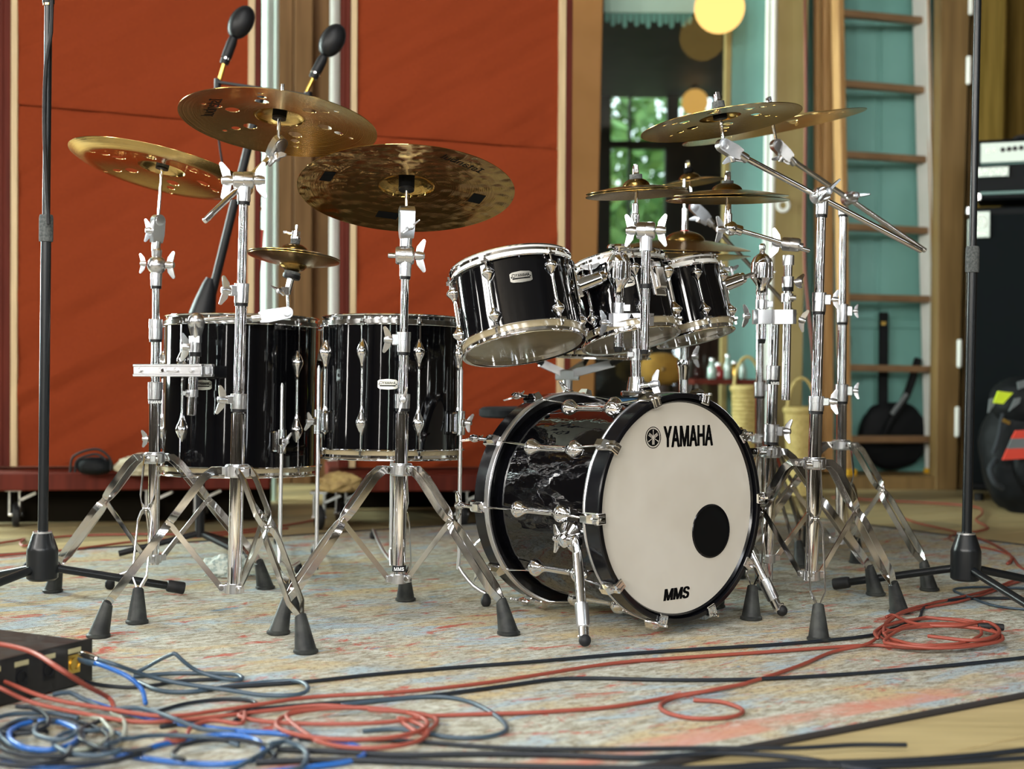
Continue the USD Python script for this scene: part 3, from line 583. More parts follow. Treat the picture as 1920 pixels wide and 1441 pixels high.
# ---- bass drum
bt = Thing('bass_drum', 'black bass drum with a lettered off-white front head and black hoops', 'drum', o=V(.27, 3.72, 0))
Cf = P(1282, 952, 3.527); n = nrm(V(.6225, -.7826, .018)); RB = .293; LB = .50
Cb = Cf - n * LB; A, B, n = frame_of(n, V(0, 0, 1)); CM = (Cf + Cb) / 2
RS = .268
bt.part('shell', lathe([(RS - .008, .045), (RS, .045), (RS, LB - .045), (RS - .008, LB - .045)], Cb, n, 128), 'black_pearl_wrap', smooth=50)
for c, sg, nm in ((Cf, 1, 'front_hoop'), (Cb, -1, 'rear_hoop')):
    h = bt.part(nm, lathe([(RB - .013, 0), (RB - .003, 0), (RB, -.003), (RB, -.045), (RB - .003, -.048), (RS - .002, -.050), (RS - .002, -.044), (RB - .013, -.042), (RB - .013, 0)], c, n * sg, 128), 'hoop_black')
    bt.part('hoop_inlay', lathe([(RB - .004, -.0475), (RB + .0012, -.0475), (RB + .0030, -.050), (RB + .0030, -.054 if sg > 0 else -.064), (RB + .0012, -.0565 if sg > 0 else -.067), (RB - .004, -.0565 if sg > 0 else -.067), (RB - .004, -.0475)], c, n * sg, 128), 'satin_metal', parent=h)
    bt.part('head_collar', lathe([(RB - .014, -.020), (RB - .0145, -.012), (RB - .020, -.010), (RB - .024, -.016)], c, n * sg, 128), 'hoop_black', parent=h)
hd = bt.part('front_head', lathe([(0, -.0155), (RB - .024, -.0155), (RB - .021, -.018)], Cf, n, 128), 'coated_head', smooth=30)
bt.part('rear_head', lathe([(0, -.0165), (RB - .02, -.0165)], Cb, -n, 96), 'white_head')
HF = Cf - n * .0155; hx = nrm(np.cross(V(0, 0, 1), n)); hy = np.cross(n, hx)
def on_head(px, py):
    d = ray(px, py); return EYE + d * (np.dot(HF - EYE, n) / np.dot(d, n))
hc = on_head(1333, 995); hr = .066
bt.part('port_hole', M(lathe([(0, .0004), (hr, .0004), (hr, 0)], hc, n, 64)), 'ink_black', parent=hd)
bt.part('port_ring', lathe([(hr - .001, .0002), (hr - .001, .0022), (hr + .003, .0022), (hr + .0045, .0002)], hc, n, 64), 'hoop_black', parent=hd)
lc = on_head(1291, 817); lw = np.linalg.norm(on_head(1337, 817) - on_head(1244, 821)); txt = meshkit.text_mesh('YAMAHA', .05, .0006, True); tw = np.ptp(txt.vertices[:, 0])
lm = M(T2('YAMAHA', .0505, lc, hx, hy, n, lw / tw * .97, .0007, fat=.0011))
ec = on_head(1224.5, 820); er = .0255
bt.part('lettering', lm, 'ink_black', parent=hd); bt.part('emblem_disc', lathe([(0, .0006), (er * .86, .0006), (er * .86, 0)], ec, n, 48), 'ink_black', parent=hd); bt.part('emblem_ring', lathe([(er * 1.0, 0), (er * 1.0, .0006), (er * 1.07, .0006), (er * 1.07, 0)], ec, n, 48), 'ink_black', parent=hd)
ms = T2('MMS', .028, on_head(1269, 1112), hx, hy, n, .98, .0007, True, True, .18, fat=.0016);
bt.part('lettering', ms, 'ink_black', parent=hd)
fk = M()
for k in range(3):
    a = math.radians(90 + 120 * k); d = hx * math.cos(a) + hy * math.sin(a); s_ = np.cross(n, d)
    o = ec + n * .0009
    fk.add(bar([o - d * er * .68, o + d * er * .70], n, .0015, .0006))
    for g in (-1, 1): fk.add(bar([o - d * er * .70 + s_ * g * .0030, o - d * er * .22 + s_ * g * .0030, o - d * er * .12 + s_ * g * .0010], n, .0014, .0006))
    fk.add(bar([o + d * er * .62, o + d * er * .78], n, .0028, .0006))
bt.part('emblem', fk, 'coated_head', parent=hd)
# ten lugs, claws and tension rods
for k in range(10):
    an = math.radians(36 * k + 2); out = hx * math.cos(an) + hy * math.sin(an); sd = np.cross(n, out)
    if math.cos(an) > .2 and k in (0, 9) and False: continue
    lg = bt.part('lug', lug_mesh(CM + out * RS, n, out, .116, 1.18, .95), 'chrome', smooth=50)
    e = RS + .012
    for sg, c in ((1, Cf), (-1, Cb)): bt.part('tension_rod', cyl(CM + out * e + n * sg * .085, c + out * (RB + .004) - n * sg * .03, .0029, n=10), 'chrome', parent=lg)
    for sg, c in ((1, Cf), (-1, Cb)):
        ax3 = np.array([out, sd, n * sg]); q = c + out * RB
        cl = M(box(q + out * .0045 - n * sg * .020, (.0045, .015, .026), ax3, .003), box(q - out * .006 + n * sg * .004, (.014, .014, .0036), ax3, .002), *[box(q - out * .004 + sd * g * .006 + n * sg * .0065, (.011, .0022, .003), ax3, .001) for g in (-1, 1)], hull([q + out * x + sd * y - n * sg * z for x, y, z in ((.001, -.014, .008), (.001, .014, .008), (.021, -.009, .020), (.021, .009, .020), (.021, -.008, .044), (.021, .008, .044), (.001, -.014, .049), (.001, .014, .049))]))
        cp = bt.part('claw', cl, 'chrome')
        b0 = q + out * .0075 - n * sg * .02
        if sg < 0:
            tip = c - n * .040 + out * (RB + .012); bt.part('tee_handle', M(cyl(b0, tip, .0050, n=10), lathe([(0, -.012), (.008, -.012), (.010, .006), (.007, .018), (0, .019)], tip - out * 0, -n, 14), wing(tip - n * .010, -n, sd if k % 2 else sd + out, 1.35)), 'chrome', parent=cp)
        else:
            bt.part('key_bolt', M(cyl(b0, q + out * .0075 + n * .012, .0045, n=10), box(q + out * .0075 + n * .016, (.0032, .0032, .005), ax3)), 'chrome', parent=cp)
# spurs
def spur(att, foot, hint_wing):
    att, foot = np.asarray(att, float), np.asarray(foot, float); out = nrm((att - CM) - n * np.dot(att - CM, n))
    root = CM + n * np.dot(att - CM, n) + out * RS; sd = np.cross(n, out); piv = root + out * .034
    br = bt.part('spur_bracket', M(hull(np.vstack([disc_pts(root + out * .002, out, .040, .008, 28), disc_pts(root + out * .016, out, .022, .006, 28)])), lathe([(0, .014), (.020, .014), (.021, .020), (.019, .034), (.012, .040), (0, .041)], root, out, 28), cyl(root + out * .020 - n * .02, root + out * .028 + n * .058, .013, n=18, ch=.003)), 'chrome')
    bt.part('wing_screw', wing(root + out * .026 - n * .028, -n, V(0, 0, 1), 1.25), 'chrome', parent=br)
    piv = root + out * .030 + n * .048; d = nrm(foot - piv); L = np.linalg.norm(foot - piv)
    sp = bt.part('spur', M(tube(spline([root + out * .024 + n * .030, piv + out * .004 + V(0, 0, .006), piv + d * .035], .004), .0115, 16), cyl(piv + d * .02, piv + d * L * .70, .0122, n=24), cyl(piv + d * L * .66, foot - d * .02, .0095, n=20)), 'chrome')
    bt.part('collar', M(lathe([(.0115, 0), (.0165, 0), (.0170, .004), (.0170, L * .21), (.0155, L * .22), (.0090, L * .22)], piv + d * L * .58, d, 24)), 'cast_metal', parent=sp)
    bt.part('tip_sleeve', M(lathe([(.0095, 0), (.0130, .002), (.0130, .05), (.0090, .052)], foot - d * .075, d, 20), cyl(foot - d * .035 + nrm(np.cross(d, out)) * .010, foot - d * .035 + nrm(np.cross(d, out)) * .022, .0035, n=10, ch=.001)), 'chrome', parent=sp)
    bt.part('rubber_tip', ball(foot + V(0, 0, .0145) - d * .006, .0150, 12), 'rubber', parent=sp)
def on_shell(px, py, r):
    """where the sight line through a pixel first meets the bass drum's shell"""
    d = ray(px, py); w = EYE - CM; dp = d - n * np.dot(d, n); wp = w - n * np.dot(w, n); a = dp @ dp; b = 2 * dp @ wp; c = wp @ wp - r * r; t = (-b - math.sqrt(max(0, b * b - 4 * a * c))) / (2 * a); return EYE + d * t
at_ = on_shell(1071, 1006, RS + .004); spur(at_, G(1097, 1216), 0)
m_ = at_ - CM; nx_ = np.dot(m_, n); hz_ = nrm(np.cross(V(0, 0, 1), n)); spur(CM + m_ - 2 * hz_ * np.dot(m_, hz_), G(1468, 1158), 0)
# ================================================================ cymbals
def cymbal_body(R, rb, hb, bow, holes=(), china=False, th=.0014):
    """a cymbal about z: bell radius and height, bow; holes as (radius, angle, hole radius)"""
    def hz(r):
        if r < rb: return bow + hb * (1 - (r / rb) ** 2) ** .55
        u = (r - rb) / (R - rb); z = bow * (1 - u ** 1.5)
        if china and u > .70: z += .030 * ((u - .70) / .30) ** 1.6
        return z
    rs = [.005] + list(np.linspace(.012, rb * .97, 7)) + list(np.linspace(rb, R, 15)); up = [(r, hz(r) + th / 2) for r in rs]; dn = [(r, hz(r) - th / 2) for r in rs[::-1]]
    m = m3.Manifold.revolve(m3.CrossSection([up[::-1] + dn[::-1]] if False else [dn[::-1] + up[::-1]]), 112)
    if holes:
        m = m - m3.Manifold.batch_boolean([m3.Manifold.cylinder(.2, hr, hr, 22, True).translate((r * math.cos(a), r * math.sin(a), 0)) for r, a, hr in holes], m3.OpType.Add)
    return m, hz(.006), hz
OZONE = []
for k in range(6):
    a = k * math.pi / 3
    OZONE += [(.47, a, .072), (.63, a + .10, .047), (.77, a + .13, .026)]
def ell(n_or_px, a, b, th): return None
CY = {}
def cymbal(key, label, c, a, b, th, D, mat='bronze_lathed', rb=.26, hb=.11, bow=.075, holes=False, china=False, spin=0.0, name='cymbal', dz=0.0, flip=False, text=None, patches=(), group=None, edge='bronze_lathed'):
    """a cymbal whose rim is seen as the ellipse (centre, semi axes, turn in degrees) at depth D; b > 0 when its underside shows"""
    n = tilt(*c, th, b / a); R = a * D / FPX; C = P(*c, D) + n * dz
    A, B, n = frame_of(n, nrm(EYE - C)); 
    hl = [(r * R, q + spin, h * R) for r, q, h in OZONE] if holes else ()
    m, hz0, hz = cymbal_body(R, rb * R, hb * R, bow * R, hl, china)
    Rm = np.array([A, B, n]); 
    if flip: Rm = np.array([A, -B, -n])
    t = Thing(name, label, 'cymbal', o=C, R=Rm, group=group)
    t.part('plate', m, mat, local=True, smooth=28)
    if text:
        for s_, ang, rr, hh, sh, fl in text:
            q = meshkit.text_mesh(s_, hh, .0004, False); v = np.array(q.vertices); v[:, 0] -= v[:, 0].mean(); v[:, 1] -= v[:, 1].mean(); v[:, 0] = v[:, 0] * .9 + v[:, 1] * sh
            if fl: v[:, 0] = -v[:, 0]
            a_ = math.radians(ang); e = V(math.cos(a_), math.sin(a_), 0); tt = V(-math.sin(a_), math.cos(a_), 0)
            p = e * rr * R + tt * v[:, :1] + e * v[:, 1:2]; z = np.array([hz(np.hypot(x, y)) for x, y, _ in p]); p[:, 2] = z - .0007 - .0005 + v[:, 2]
            f = np.array(q.faces); t.part('lettering', (p, f[:, ::-1] if not fl else f), 'ink_black', local=True)
    for ang, rr, w, h in patches:
        a_ = math.radians(ang); e = V(math.cos(a_), math.sin(a_), 0); tt = V(-math.sin(a_), math.cos(a_), 0); z = hz(rr * R); s = (hz(rr * R + .01) - hz(rr * R - .01)) / .02
        g = nrm(e + V(0, 0, s)); o = e * rr * R + V(0, 0, z) - np.cross(g, tt) * 0; t.part('patch', box(o - V(0, 0, .0012), (w / 2, h / 2, .0009), np.array([tt, g, np.cross(tt, g)]), .0004), 'felt_black', local=True)
    CY[key] = (C, n, C + n * (hz0 if not flip else -hz0), R); return t
def F2(y): return y
cymbal(1, 'bronze holed china cymbal, leftmost and low, tilted on the far left stand', (299, 336), 172, 37.9, 14.7, 3.963, 'bronze_lathed', holes=True, china=True, spin=.2, bow=.12, hb=.12)
cymbal(2, 'bronze crash cymbal with round holes and script, highest on the left', (522, 233), 185, 58.5, 8.4, 3.50, 'bronze_lathed', holes=True, spin=.12, text=[('Istanbul', 10, .66, .030, .25, True)])
cymbal(3, 'large hammered ride cymbal with three dark patches in front of the red panel', (762, 358), 203, 80.5, 2.2, 3.648, 'bronze_hammered', rb=.26, hb=.10, bow=.05, patches=[(17, .745, .058, .030), (194.5, .68, .055, .034), (-75, .68, .060, .036)], text=[('Istanbul', 129, .77, .028, .25, True)])
cymbal(4, 'upper bronze plate of the small splash stack over the left floor tom', (551, 481), 87, 13, 6.5, 3.98, 'bronze_dark', rb=.30, hb=.16, bow=.12, name='splash_cymbal')
cymbal(5, 'lower upturned plate of the small splash stack over the left floor tom', (551, 482), 85, 13, 6.5, 3.98, 'bronze_dark', rb=.30, hb=.16, bow=.14, name='splash_cymbal', flip=True, dz=-.004)
cymbal(6, 'upper plate of the small cymbal pair above the bass drum tube holder', (1194, 364), 95, 6, -3.6, 3.60, 'bronze_dark', rb=.27, hb=.16, bow=.10, name='splash_cymbal', dz=.007)
cymbal(7, 'lower plate of the small cymbal pair above the bass drum tube holder', (1194, 365), 96, 9, -3.6, 3.60, 'bronze_dark', rb=.27, hb=.16, bow=.10, name='splash_cymbal')
cymbal(8, 'upper plate of the wide flat cymbal pair on the short arm beside the small tom', (1363, 374), 114, 4, -.6, 3.95, 'bronze_dark', rb=.25, hb=.12, bow=.10, name='hi_hat_cymbal', dz=.009)
cymbal(9, 'lower plate of the wide flat cymbal pair on the short arm beside the small tom', (1364, 376), 115, 7, -.6, 3.95, 'bronze_dark', rb=.25, hb=.12, bow=.10, name='hi_hat_cymbal')
cymbal(10, 'bronze crash cymbal with round holes, nearest of the two high ones on the right', (1352, 231), 151, 26.5, -10, 3.66, 'bronze_dark', holes=True, spin=.35)
cymbal(11, 'bronze cymbal farther back, overlapping the holed crash high on the right', (1450, 239), 172, 12, -11.2, 4.35, 'bronze_lathed', holes=True, spin=.05)
cymbal(12, 'upper hi-hat cymbal with a red clutch behind the rack toms', (1284, 466), 122, -3, 2.0, 4.40, 'bronze_dark', rb=.30, hb=.14, bow=.13, name='hi_hat_cymbal')
cymbal(13, 'lower hi-hat cymbal just under the one with the red clutch', (1284, 478), 122, 4, 1.5, 4.40, 'bronze_dark', rb=.30, hb=.14, bow=.10, name='hi_hat_cymbal', flip=True)
cymbal(14, 'small tilted bronze splash farthest back above the hi-hat', (1294, 344), 64, 6, -8.5, 4.85, 'bronze_dark', rb=.32, hb=.2, bow=.12, name='splash_cymbal')

# ================================================================ stands
def leg_set(t, C, az0, R, zh, zc, rt, pinch=.36, lat=.0185, feet_mat='rubber_worn'):
    for k in range(3):
        a = math.radians(az0 + 120 * k); e = V(math.cos(a), math.sin(a), 0); sd = V(-math.sin(a), math.cos(a), 0); O = V(C[0], C[1], 0); up = V(0, 0, 1)
        B0 = O + e * (rt + .058) + up * (zh - .018); Fq = O + e * (R - .022) + up * .082
        us = np.array([0, .02, pinch - .10, pinch - .035, pinch - .012, pinch + .012, pinch + .035, pinch + .10, .55, .75, .90, .97, 1.0])
        ls = np.array([lat, lat, lat, lat, .0055, .0055, lat, lat, lat, lat, lat, .007, .0035])
        ls[3] = ls[6] = .0125
        rails = M()
        for g in (-1, 1):
            pts = [O + e * (rt + .012) + up * (zh + .001) + sd * g * .011, O + e * (rt + .034) + up * (zh + .001) + sd * g * lat] + [B0 * (1 - u) + Fq * u + sd * g * l for u, l in zip(us, ls)]
            rails.add(bar(pts, sd, .019, .0032))
        pj = B0 * (1 - pinch) + Fq * pinch; rails.add(cyl(pj - sd * .010, pj + sd * .010, .005, n=12)); rails.add(cyl(O + e * (rt + .020) + up * zh - sd * .016, O + e * (rt + .020) + up * zh + sd * .016, .0055, n=12))
        tg = nrm(Fq - B0)
        lg = t.part('leg', rails, 'chrome_worn')
        cf = O + e * R + up * .003; t.part('rubber_foot', M(hull(np.vstack([disc_pts(cf, up, .0262, .006, 24), disc_pts(Fq + tg * .0, tg, .0140, .004, 18)])), lathe([(.024, 0), (.0295, .001), (.0295, .006), (.024, .010)], cf - up * .002, up, 22)), feet_mat, parent=lg)
        t.part('brace', M(bar([pj, O + e * (rt + .012) + up * zc], sd, .0135, .004), cyl(O + e * (rt + .012) + up * zc - sd * .008, O + e * (rt + .012) + up * zc + sd * .008, .006, n=12)), 'chrome_worn', parent=lg)
    return
class Stand:
    def __init__(s, name, label, C, az0, R, top, zh=.406, zc=.116, rt=.0165, cat='stand', feet='rubber_worn', bottom=None):
        s.C = V(C[0], C[1], 0); s.D = C[1]; s.T = P(*top, s.D); s.t = Thing(name, label, cat, o=s.C); s.rt = rt
        leg_set(s.t, C, az0, R, zh, zc, rt, feet_mat=feet)
        h = s.at_z(zh); c = s.at_z(zc)
        s.t.part('hub', M(lathe([(rt, -.016), (rt + .010, -.016), (rt + .013, -.012), (rt + .013, .012), (rt + .010, .016), (rt, .016)], h, n=32), *[box(h + V(math.cos(a), math.sin(a), 0) * (rt + .018), (.011, .0085, .010), np.array([V(math.cos(a), math.sin(a), 0), V(-math.sin(a), math.cos(a), 0), V(0, 0, 1)]), .002) for a in [math.radians(az0 + 120 * k) for k in range(3)]]), 'cast_metal')
        s.t.part('lower_collar', M(lathe([(rt, -.013), (rt + .006, -.013), (rt + .006, .011), (rt, .011)], c, n=28), *[box(c + V(math.cos(a), math.sin(a), 0) * (rt + .011), (.009, .0075, .009), np.array([V(math.cos(a), math.sin(a), 0), V(-math.sin(a), math.cos(a), 0), V(0, 0, 1)]), .002) for a in [math.radians(az0 + 120 * k) for k in range(3)]]), 'cast_metal')
        s.ax = nrm(s.T - s.C); s.mid = M()
    def at_z(s, z): return s.C + (s.T - s.C) * (z / s.T[2])
    def at(s, py): 
        z = HC
        for _ in range(6): z = Z_at(py, s.at_z(z))
        return s.at_z(z)
    def tube(s, y0, y1, r, mat='chrome', name='tube'): s.t.part(name, cyl(s.at(y1), s.at(y0), r, n=28, ch=.001), mat); return s
    def collar(s, y0, y1, r, wing_dir=None, ring=True, ws=1.1, band=None, mat='cast_metal', block=True):
        a, b = s.at(y1), s.at(y0); L = np.linalg.norm(b - a); m = M(lathe([(r - .008, 0), (r, 0), (r + .0005, .001), (r + .0005, L * .55), (r + .0012, L * .56), (r + .0012, L - .001), (r, L), (r - .008, L)], a, s.ax, 28))
        if wing_dir is not None and block:
            w = nrm(wing_dir); sd = np.cross(s.ax, w); m.add(box(a + s.ax * L * .62 + w * (r + .004), (.010, .009, L * .27), np.array([w, sd, s.ax]), .002)); m.add(cyl(a + s.ax * L * .62 + w * (r + .010), a + s.ax * L * .62 + w * (r + .022), .0035, n=10))
        p = s.t.part('collar', m, mat)
        if wing_dir is not None: s.t.part('wing_nut', wing(a + s.ax * L * .62 + nrm(wing_dir) * (r + .024), wing_dir, s.ax + np.cross(s.ax, nrm(wing_dir)) * .3, ws), mat, parent=p)
        if ring: s.t.part('nylon_ring', lathe([(r - .008, -.008), (r - .001, -.008), (r - .001, 0), (r - .008, 0)], a, s.ax, 28), 'black_plastic', parent=p)
        if band: 
            fr = nrm(V(EYE[0] - a[0], EYE[1] - a[1], 0)); sd = np.cross(V(0, 0, 1), fr); bp = s.t.part('name_band', lathe([(r - .006, -.013), (r - .0004, -.013), (r - .0004, -.001), (r - .006, -.001)], a, s.ax, 28), 'black_plastic', parent=p)
        return s
def Z_at(py, p):
    z = HC + (690 - py) * p[1] / FPX
    for _ in range(3):
        q = V(p[0], p[1], z) - EYE; yy = 720.5 - FPX * np.dot(q, _u) / np.dot(q, _f); z += (yy - py) * p[1] / FPX
    return z
LEFT, RIGHT, NEAR = V(-1, -.2, 0), V(1, -.2, 0), V(.1, -1, 0)
def tilter(t, base, piv, side, tip, mat='cast_metal', w=.011, gear=.0185, wn=None):
    """a toothed tilter: its cheeks run from the boom end to the pivot, and the rod leaves the pivot towards tip"""
    base, piv, side, tip = map(lambda x: np.asarray(x, float), (base, piv, side, tip)); side = nrm(side - nrm(piv - base) * np.dot(side, nrm(piv - base))); d = nrm(piv - base); up = np.cross(side, d)
    pts = list(disc_pts(piv, side, gear, 2 * w, 24)) + [base + up * a * .0150 + side * b * w * .9 for a in (-1, 1) for b in (-1, 1)] + [base + d * .022 + up * a * .0185 + side * b * w for a in (-1, 1) for b in (-1, 1)]
    p = t.part('tilter', M(hull(np.array(pts)), lathe([(0, w), (gear * .72, w), (gear * .76, w + .0018), (gear * .5, w + .0024), (0, w + .0020)], piv, side, 24), lathe([(0, w), (gear * .72, w), (gear * .76, w + .0018), (gear * .5, w + .0024), (0, w + .0020)], piv, -side, 24), lathe([(.004, -.016), (.0125, -.016), (.0130, -.010), (.0130, .010), (.004, .012)], base - d * .006, d, 20)), mat)
    if wn is not None: t.part('wing_nut', wing(piv * .55 + base * .45 + nrm(wn) * (w + .012), wn, d, 1.15), mat, parent=p)
def mount(t, piv, key, up_len=.040, felt=('felt_grey', 'felt_grey'), r_rod=.0046, nut=True, felt_h=.022, r_felt=.0185, below=True, above=True):
    C, n, Mq, R = CY[key]; piv = np.asarray(piv, float); sd = frame_of(n)[0]
    rp = t.part('cymbal_rod', tube(np.vstack([[piv], [Mq - n * .03], [Mq + n * up_len]]), r_rod, 12), 'chrome')
    if below: t.part('felt', lathe([(.0035, 0), (r_felt, 0), (r_felt, felt_h), (.0035, felt_h)], Mq - n * (felt_h + .0015), n, 24), felt[0], parent=rp); t.part('seat_cup', lathe([(.004, 0), (r_felt * .98, 0), (r_felt * .98, .005), (.004, .005)], Mq - n * (felt_h + .0065), n, 24), 'black_plastic', parent=rp)
    if above: t.part('felt', lathe([(.0035, 0), (r_felt * .9, 0), (r_felt * .9, .017), (.0035, .017)], Mq + n * .001, n, 24), felt[1], parent=rp)
    if nut: t.part('top_nut', M(lathe([(.004, .018), (.009, .018), (.009, .032), (.004, .034)], Mq, n, 16), *[box(Mq + n * .031 + sd * g * .0125, (.0055, .006, .011), np.array([sd, np.cross(n, sd), n]), .0015) for g in (-1, 1)]), 'chrome', parent=rp)
def boom_clamp(t, c, boom_d, ax, wings, r=.020, L=.022, mat='cast_metal', ws=1.4):
    ax = nrm(ax); p = t.part('boom_clamp', M(lathe([(0, -L), (r * .85, -L), (r, -L * .8), (r, -.001), (r * .9, -.0005), (r * .9, .0005), (r, .001), (r, L * .8), (r * .85, L), (0, L)], c, ax, 28), cyl(c - nrm(boom_d) * .022 + ax * L * .45, c + nrm(boom_d) * .022 + ax * L * .45, .0105, n=18)), mat)
    for g, u in wings: t.part('wing_nut', M(wing(c + ax * g * (L + .014), ax * g, u, ws), cyl(c + ax * g * L, c + ax * g * (L + .008), .004, n=10)), mat, parent=p)
# ---- far left stand, straight
s1 = Stand('cymbal_stand', 'chrome tripod stand farthest left, with a clamp across its tube', (-1.024, 3.963), -82, .358, (293, 520), zh=.408, zc=.121)
s1.tube(742, 1058, .0165).tube(600, 745, .0125).tube(520, 600, .0105)
s1.collar(716, 748, .0195, None, band='Y').collar(598, 636, .0185, None)
fr = nrm(V(EYE[0] - s1.at(748)[0], EYE[1] - s1.at(748)[1], 0)); 
s1.t.part('lettering', T2('YAMAHA', .0085, s1.at(753) + fr * .0196, np.cross(V(0, 0, 1), fr), V(0, 0, 1), fr, .78, .0006), 'white_print')
s1.collar(512, 536, .0155, None); c = P(294, 497, 3.963)
s1.t.part('ball_joint', M(ball(c, .0275, 16), lathe([(.009, 0), (.013, .0), (.015, .02), (.009, .03)], P(294, 483, 3.963), n=20)), 'cast_metal'); s1.t.part('wing_nut', wing(c + V(.040, -.01, 0), V(1, -.2, 0), V(0, 0, 1), 1.35), 'cast_metal'); s1.t.part('wing_nut', wing(c + V(-.036, -.01, .004), V(-1, -.2, 0), V(0, 0, 1), 1.0), 'cast_metal')
tilter(s1.t, P(293, 455, 3.963), P(296, 414, 3.963), V(.75, -.66, 0), CY[1][2], wn=V(-1, -.4, 0)); mount(s1.t, P(297, 408, 3.963), 1, up_len=.012, nut=False, above=False, felt_h=.026)
# ---- second stand, with a boom
s2 = Stand('cymbal_stand', 'chrome tripod boom stand nearest on the left, second from the left', (-.699, 3.488), -48, .327, (457, 375), zh=.408, zc=.113, rt=.0178)
s2.tube(775, 1108, .0178).tube(570, 775, .0142).tube(372, 570, .0112)
s2.collar(738, 766, .0200, LEFT + V(0, -.5, 0), ws=1.3).collar(531, 568, .0175, LEFT + V(0, -.5, 0), ws=1.3).collar(350, 378, .0165, None)
c = P(456, 338, 3.488); bd = P(505, 297, 3.55) - P(383, 415, 3.42)
boom_clamp(s2.t, c, bd, V(1, .25, .05), [(-1, V(0, 0, 1)), (1, V(0, 0, 1))], .022, .025, ws=1.6)
s2.t.part('boom', cyl(P(383, 415, 3.42), P(508, 294, 3.55), .0078, n=20, ch=.002), 'chrome')
tilter(s2.t, P(509, 293, 3.55), P(524, 268, 3.54), V(.75, -.6, .1), CY[2][2], wn=V(.2, -.4, -1)); mount(s2.t, P(523, 264, 3.54), 2, up_len=.060, nut=False, above=False, felt_h=.026, felt=('felt_black', 'felt_grey'), r_felt=.018)
# ---- third stand, straight, carries the ride
s3 = Stand('cymbal_stand', 'chrome tripod stand in front of the middle floor tom, carrying the ride', (-.297, 3.648), -29, .334, (760, 500), zh=.402, zc=.116, rt=.0172)
s3.tube(775, 1082, .0172).tube(655, 775, .0130).tube(510, 655, .0108)
s3.collar(738, 765, .0192, NEAR, ws=1.25).collar(622, 660, .0170, LEFT, ws=1.25).collar(490, 518, .0150, None)
c = P(759, 479, 3.648); boom_clamp(s3.t, c, V(0, 0, 1), V(1, .1, 0), [(1, V(0, 0, 1))], .024, .024, ws=1.5); s3.t.part('bolt', cyl(c - V(.024, 0, 0), c - V(.044, 0, 0), .007, n=12, ch=.002), 'cast_metal')
s3.t.part('ratchet', lathe([(.006, 0), (.016, .0), (.016, .02), (.006, .02)], P(761, 462, 3.648), n=18), 'cast_metal')
tilter(s3.t, P(762, 447, 3.648), P(763, 398, 3.648), V(1, .25, 0), CY[3][2], w=.019, gear=.017); s3.t.part('wing_nut', wing(P(771, 425, 3.60), V(.1, -1, 0), V(1, 0, .8), 1.0), 'cast_metal')
mount(s3.t, P(762, 392, 3.648), 3, up_len=.012, nut=False, above=False, felt_h=.034, felt=('felt_black', 'felt_grey'), r_felt=.021)
s3.t.part('lettering', T2('MMS', .009, s3.at_z(.142) + nrm(V(EYE[0] - s3.C[0], EYE[1] - s3.C[1], 0)) * .0183, np.cross(V(0, 0, 1), nrm(V(EYE[0] - s3.C[0], EYE[1] - s3.C[1], 0))), V(0, 0, 1), nrm(V(EYE[0] - s3.C[0], EYE[1] - s3.C[1], 0)), .9, .0006), 'white_print'); s3.t.part('name_band', lathe([(.0165, -.008), (.0182, -.008), (.0182, .008), (.0165, .008)], s3.at_z(.142), s3.ax, 28), 'black_plastic')
# ---- right front stand with a boom
s4 = Stand('cymbal_stand', 'chrome tripod boom stand nearest on the right, holding the holed crash', (.805, 3.72), -98, .292, (1541, 384), zh=.42, zc=.120, rt=.0176)
s4.tube(775, 1088, .0176).tube(580, 775, .0146).tube(376, 580, .0122)
s4.collar(742, 770, .0200, RIGHT, ws=1.2).collar(548, 584, .0175, RIGHT, ws=.95).collar(374, 402, .0160, None)
b0, b1 = P(1390, 292, 3.68), P(1728, 470, 3.78); c = P(1537, 366, 3.70); boom_clamp(s4.t, c, b1 - b0, V(.25, -.95, .1), [(1, V(-.7, 0, -.7))], .020, .026, ws=1.6)
s4.t.part('boom', cyl(b0, b1, .0080, n=20, ch=.002), 'chrome'); tilter(s4.t, P(1388, 291, 3.68), P(1355, 272, 3.66), V(.15, -1, .1), CY[10][2], wn=V(.2, 0, -1), gear=.017); mount(s4.t, P(1357, 264, 3.66), 10, felt=('felt_black', 'felt_grey'), up_len=.03)
# ---- right rear stand with a boom
s5 = Stand('cymbal_stand', 'chrome tripod boom stand behind the right front one, partly hidden by it', (1.07, 4.50), -53, .345, (1581, 395), zh=.428, zc=.12, rt=.0172)
s5.tube(745, 1002, .0172).tube(600, 745, .0150).tube(392, 600, .0122)
s5.collar(720, 752, .0205, RIGHT, ws=.95).collar(570, 604, .0180, RIGHT, ws=.8).collar(388, 402, .0160, None)
b0, b1 = P(1482, 298, 4.40), P(1735, 470, 4.56); c = P(1592, 372, 4.48); boom_clamp(s5.t, c, b1 - b0, V(.25, -.95, .1), [(1, V(1, 0, .1))], .020, .026, ws=1.6)
s5.t.part('boom', cyl(b0, b1, .0085, n=20, ch=.002), 'chrome'); tilter(s5.t, P(1482, 298, 4.40), P(1456, 272, 4.38), V(.15, -1, .1), CY[11][2], wn=V(-.2, 0, -1), gear=.019); mount(s5.t, P(1455, 262, 4.38), 11, up_len=.03)
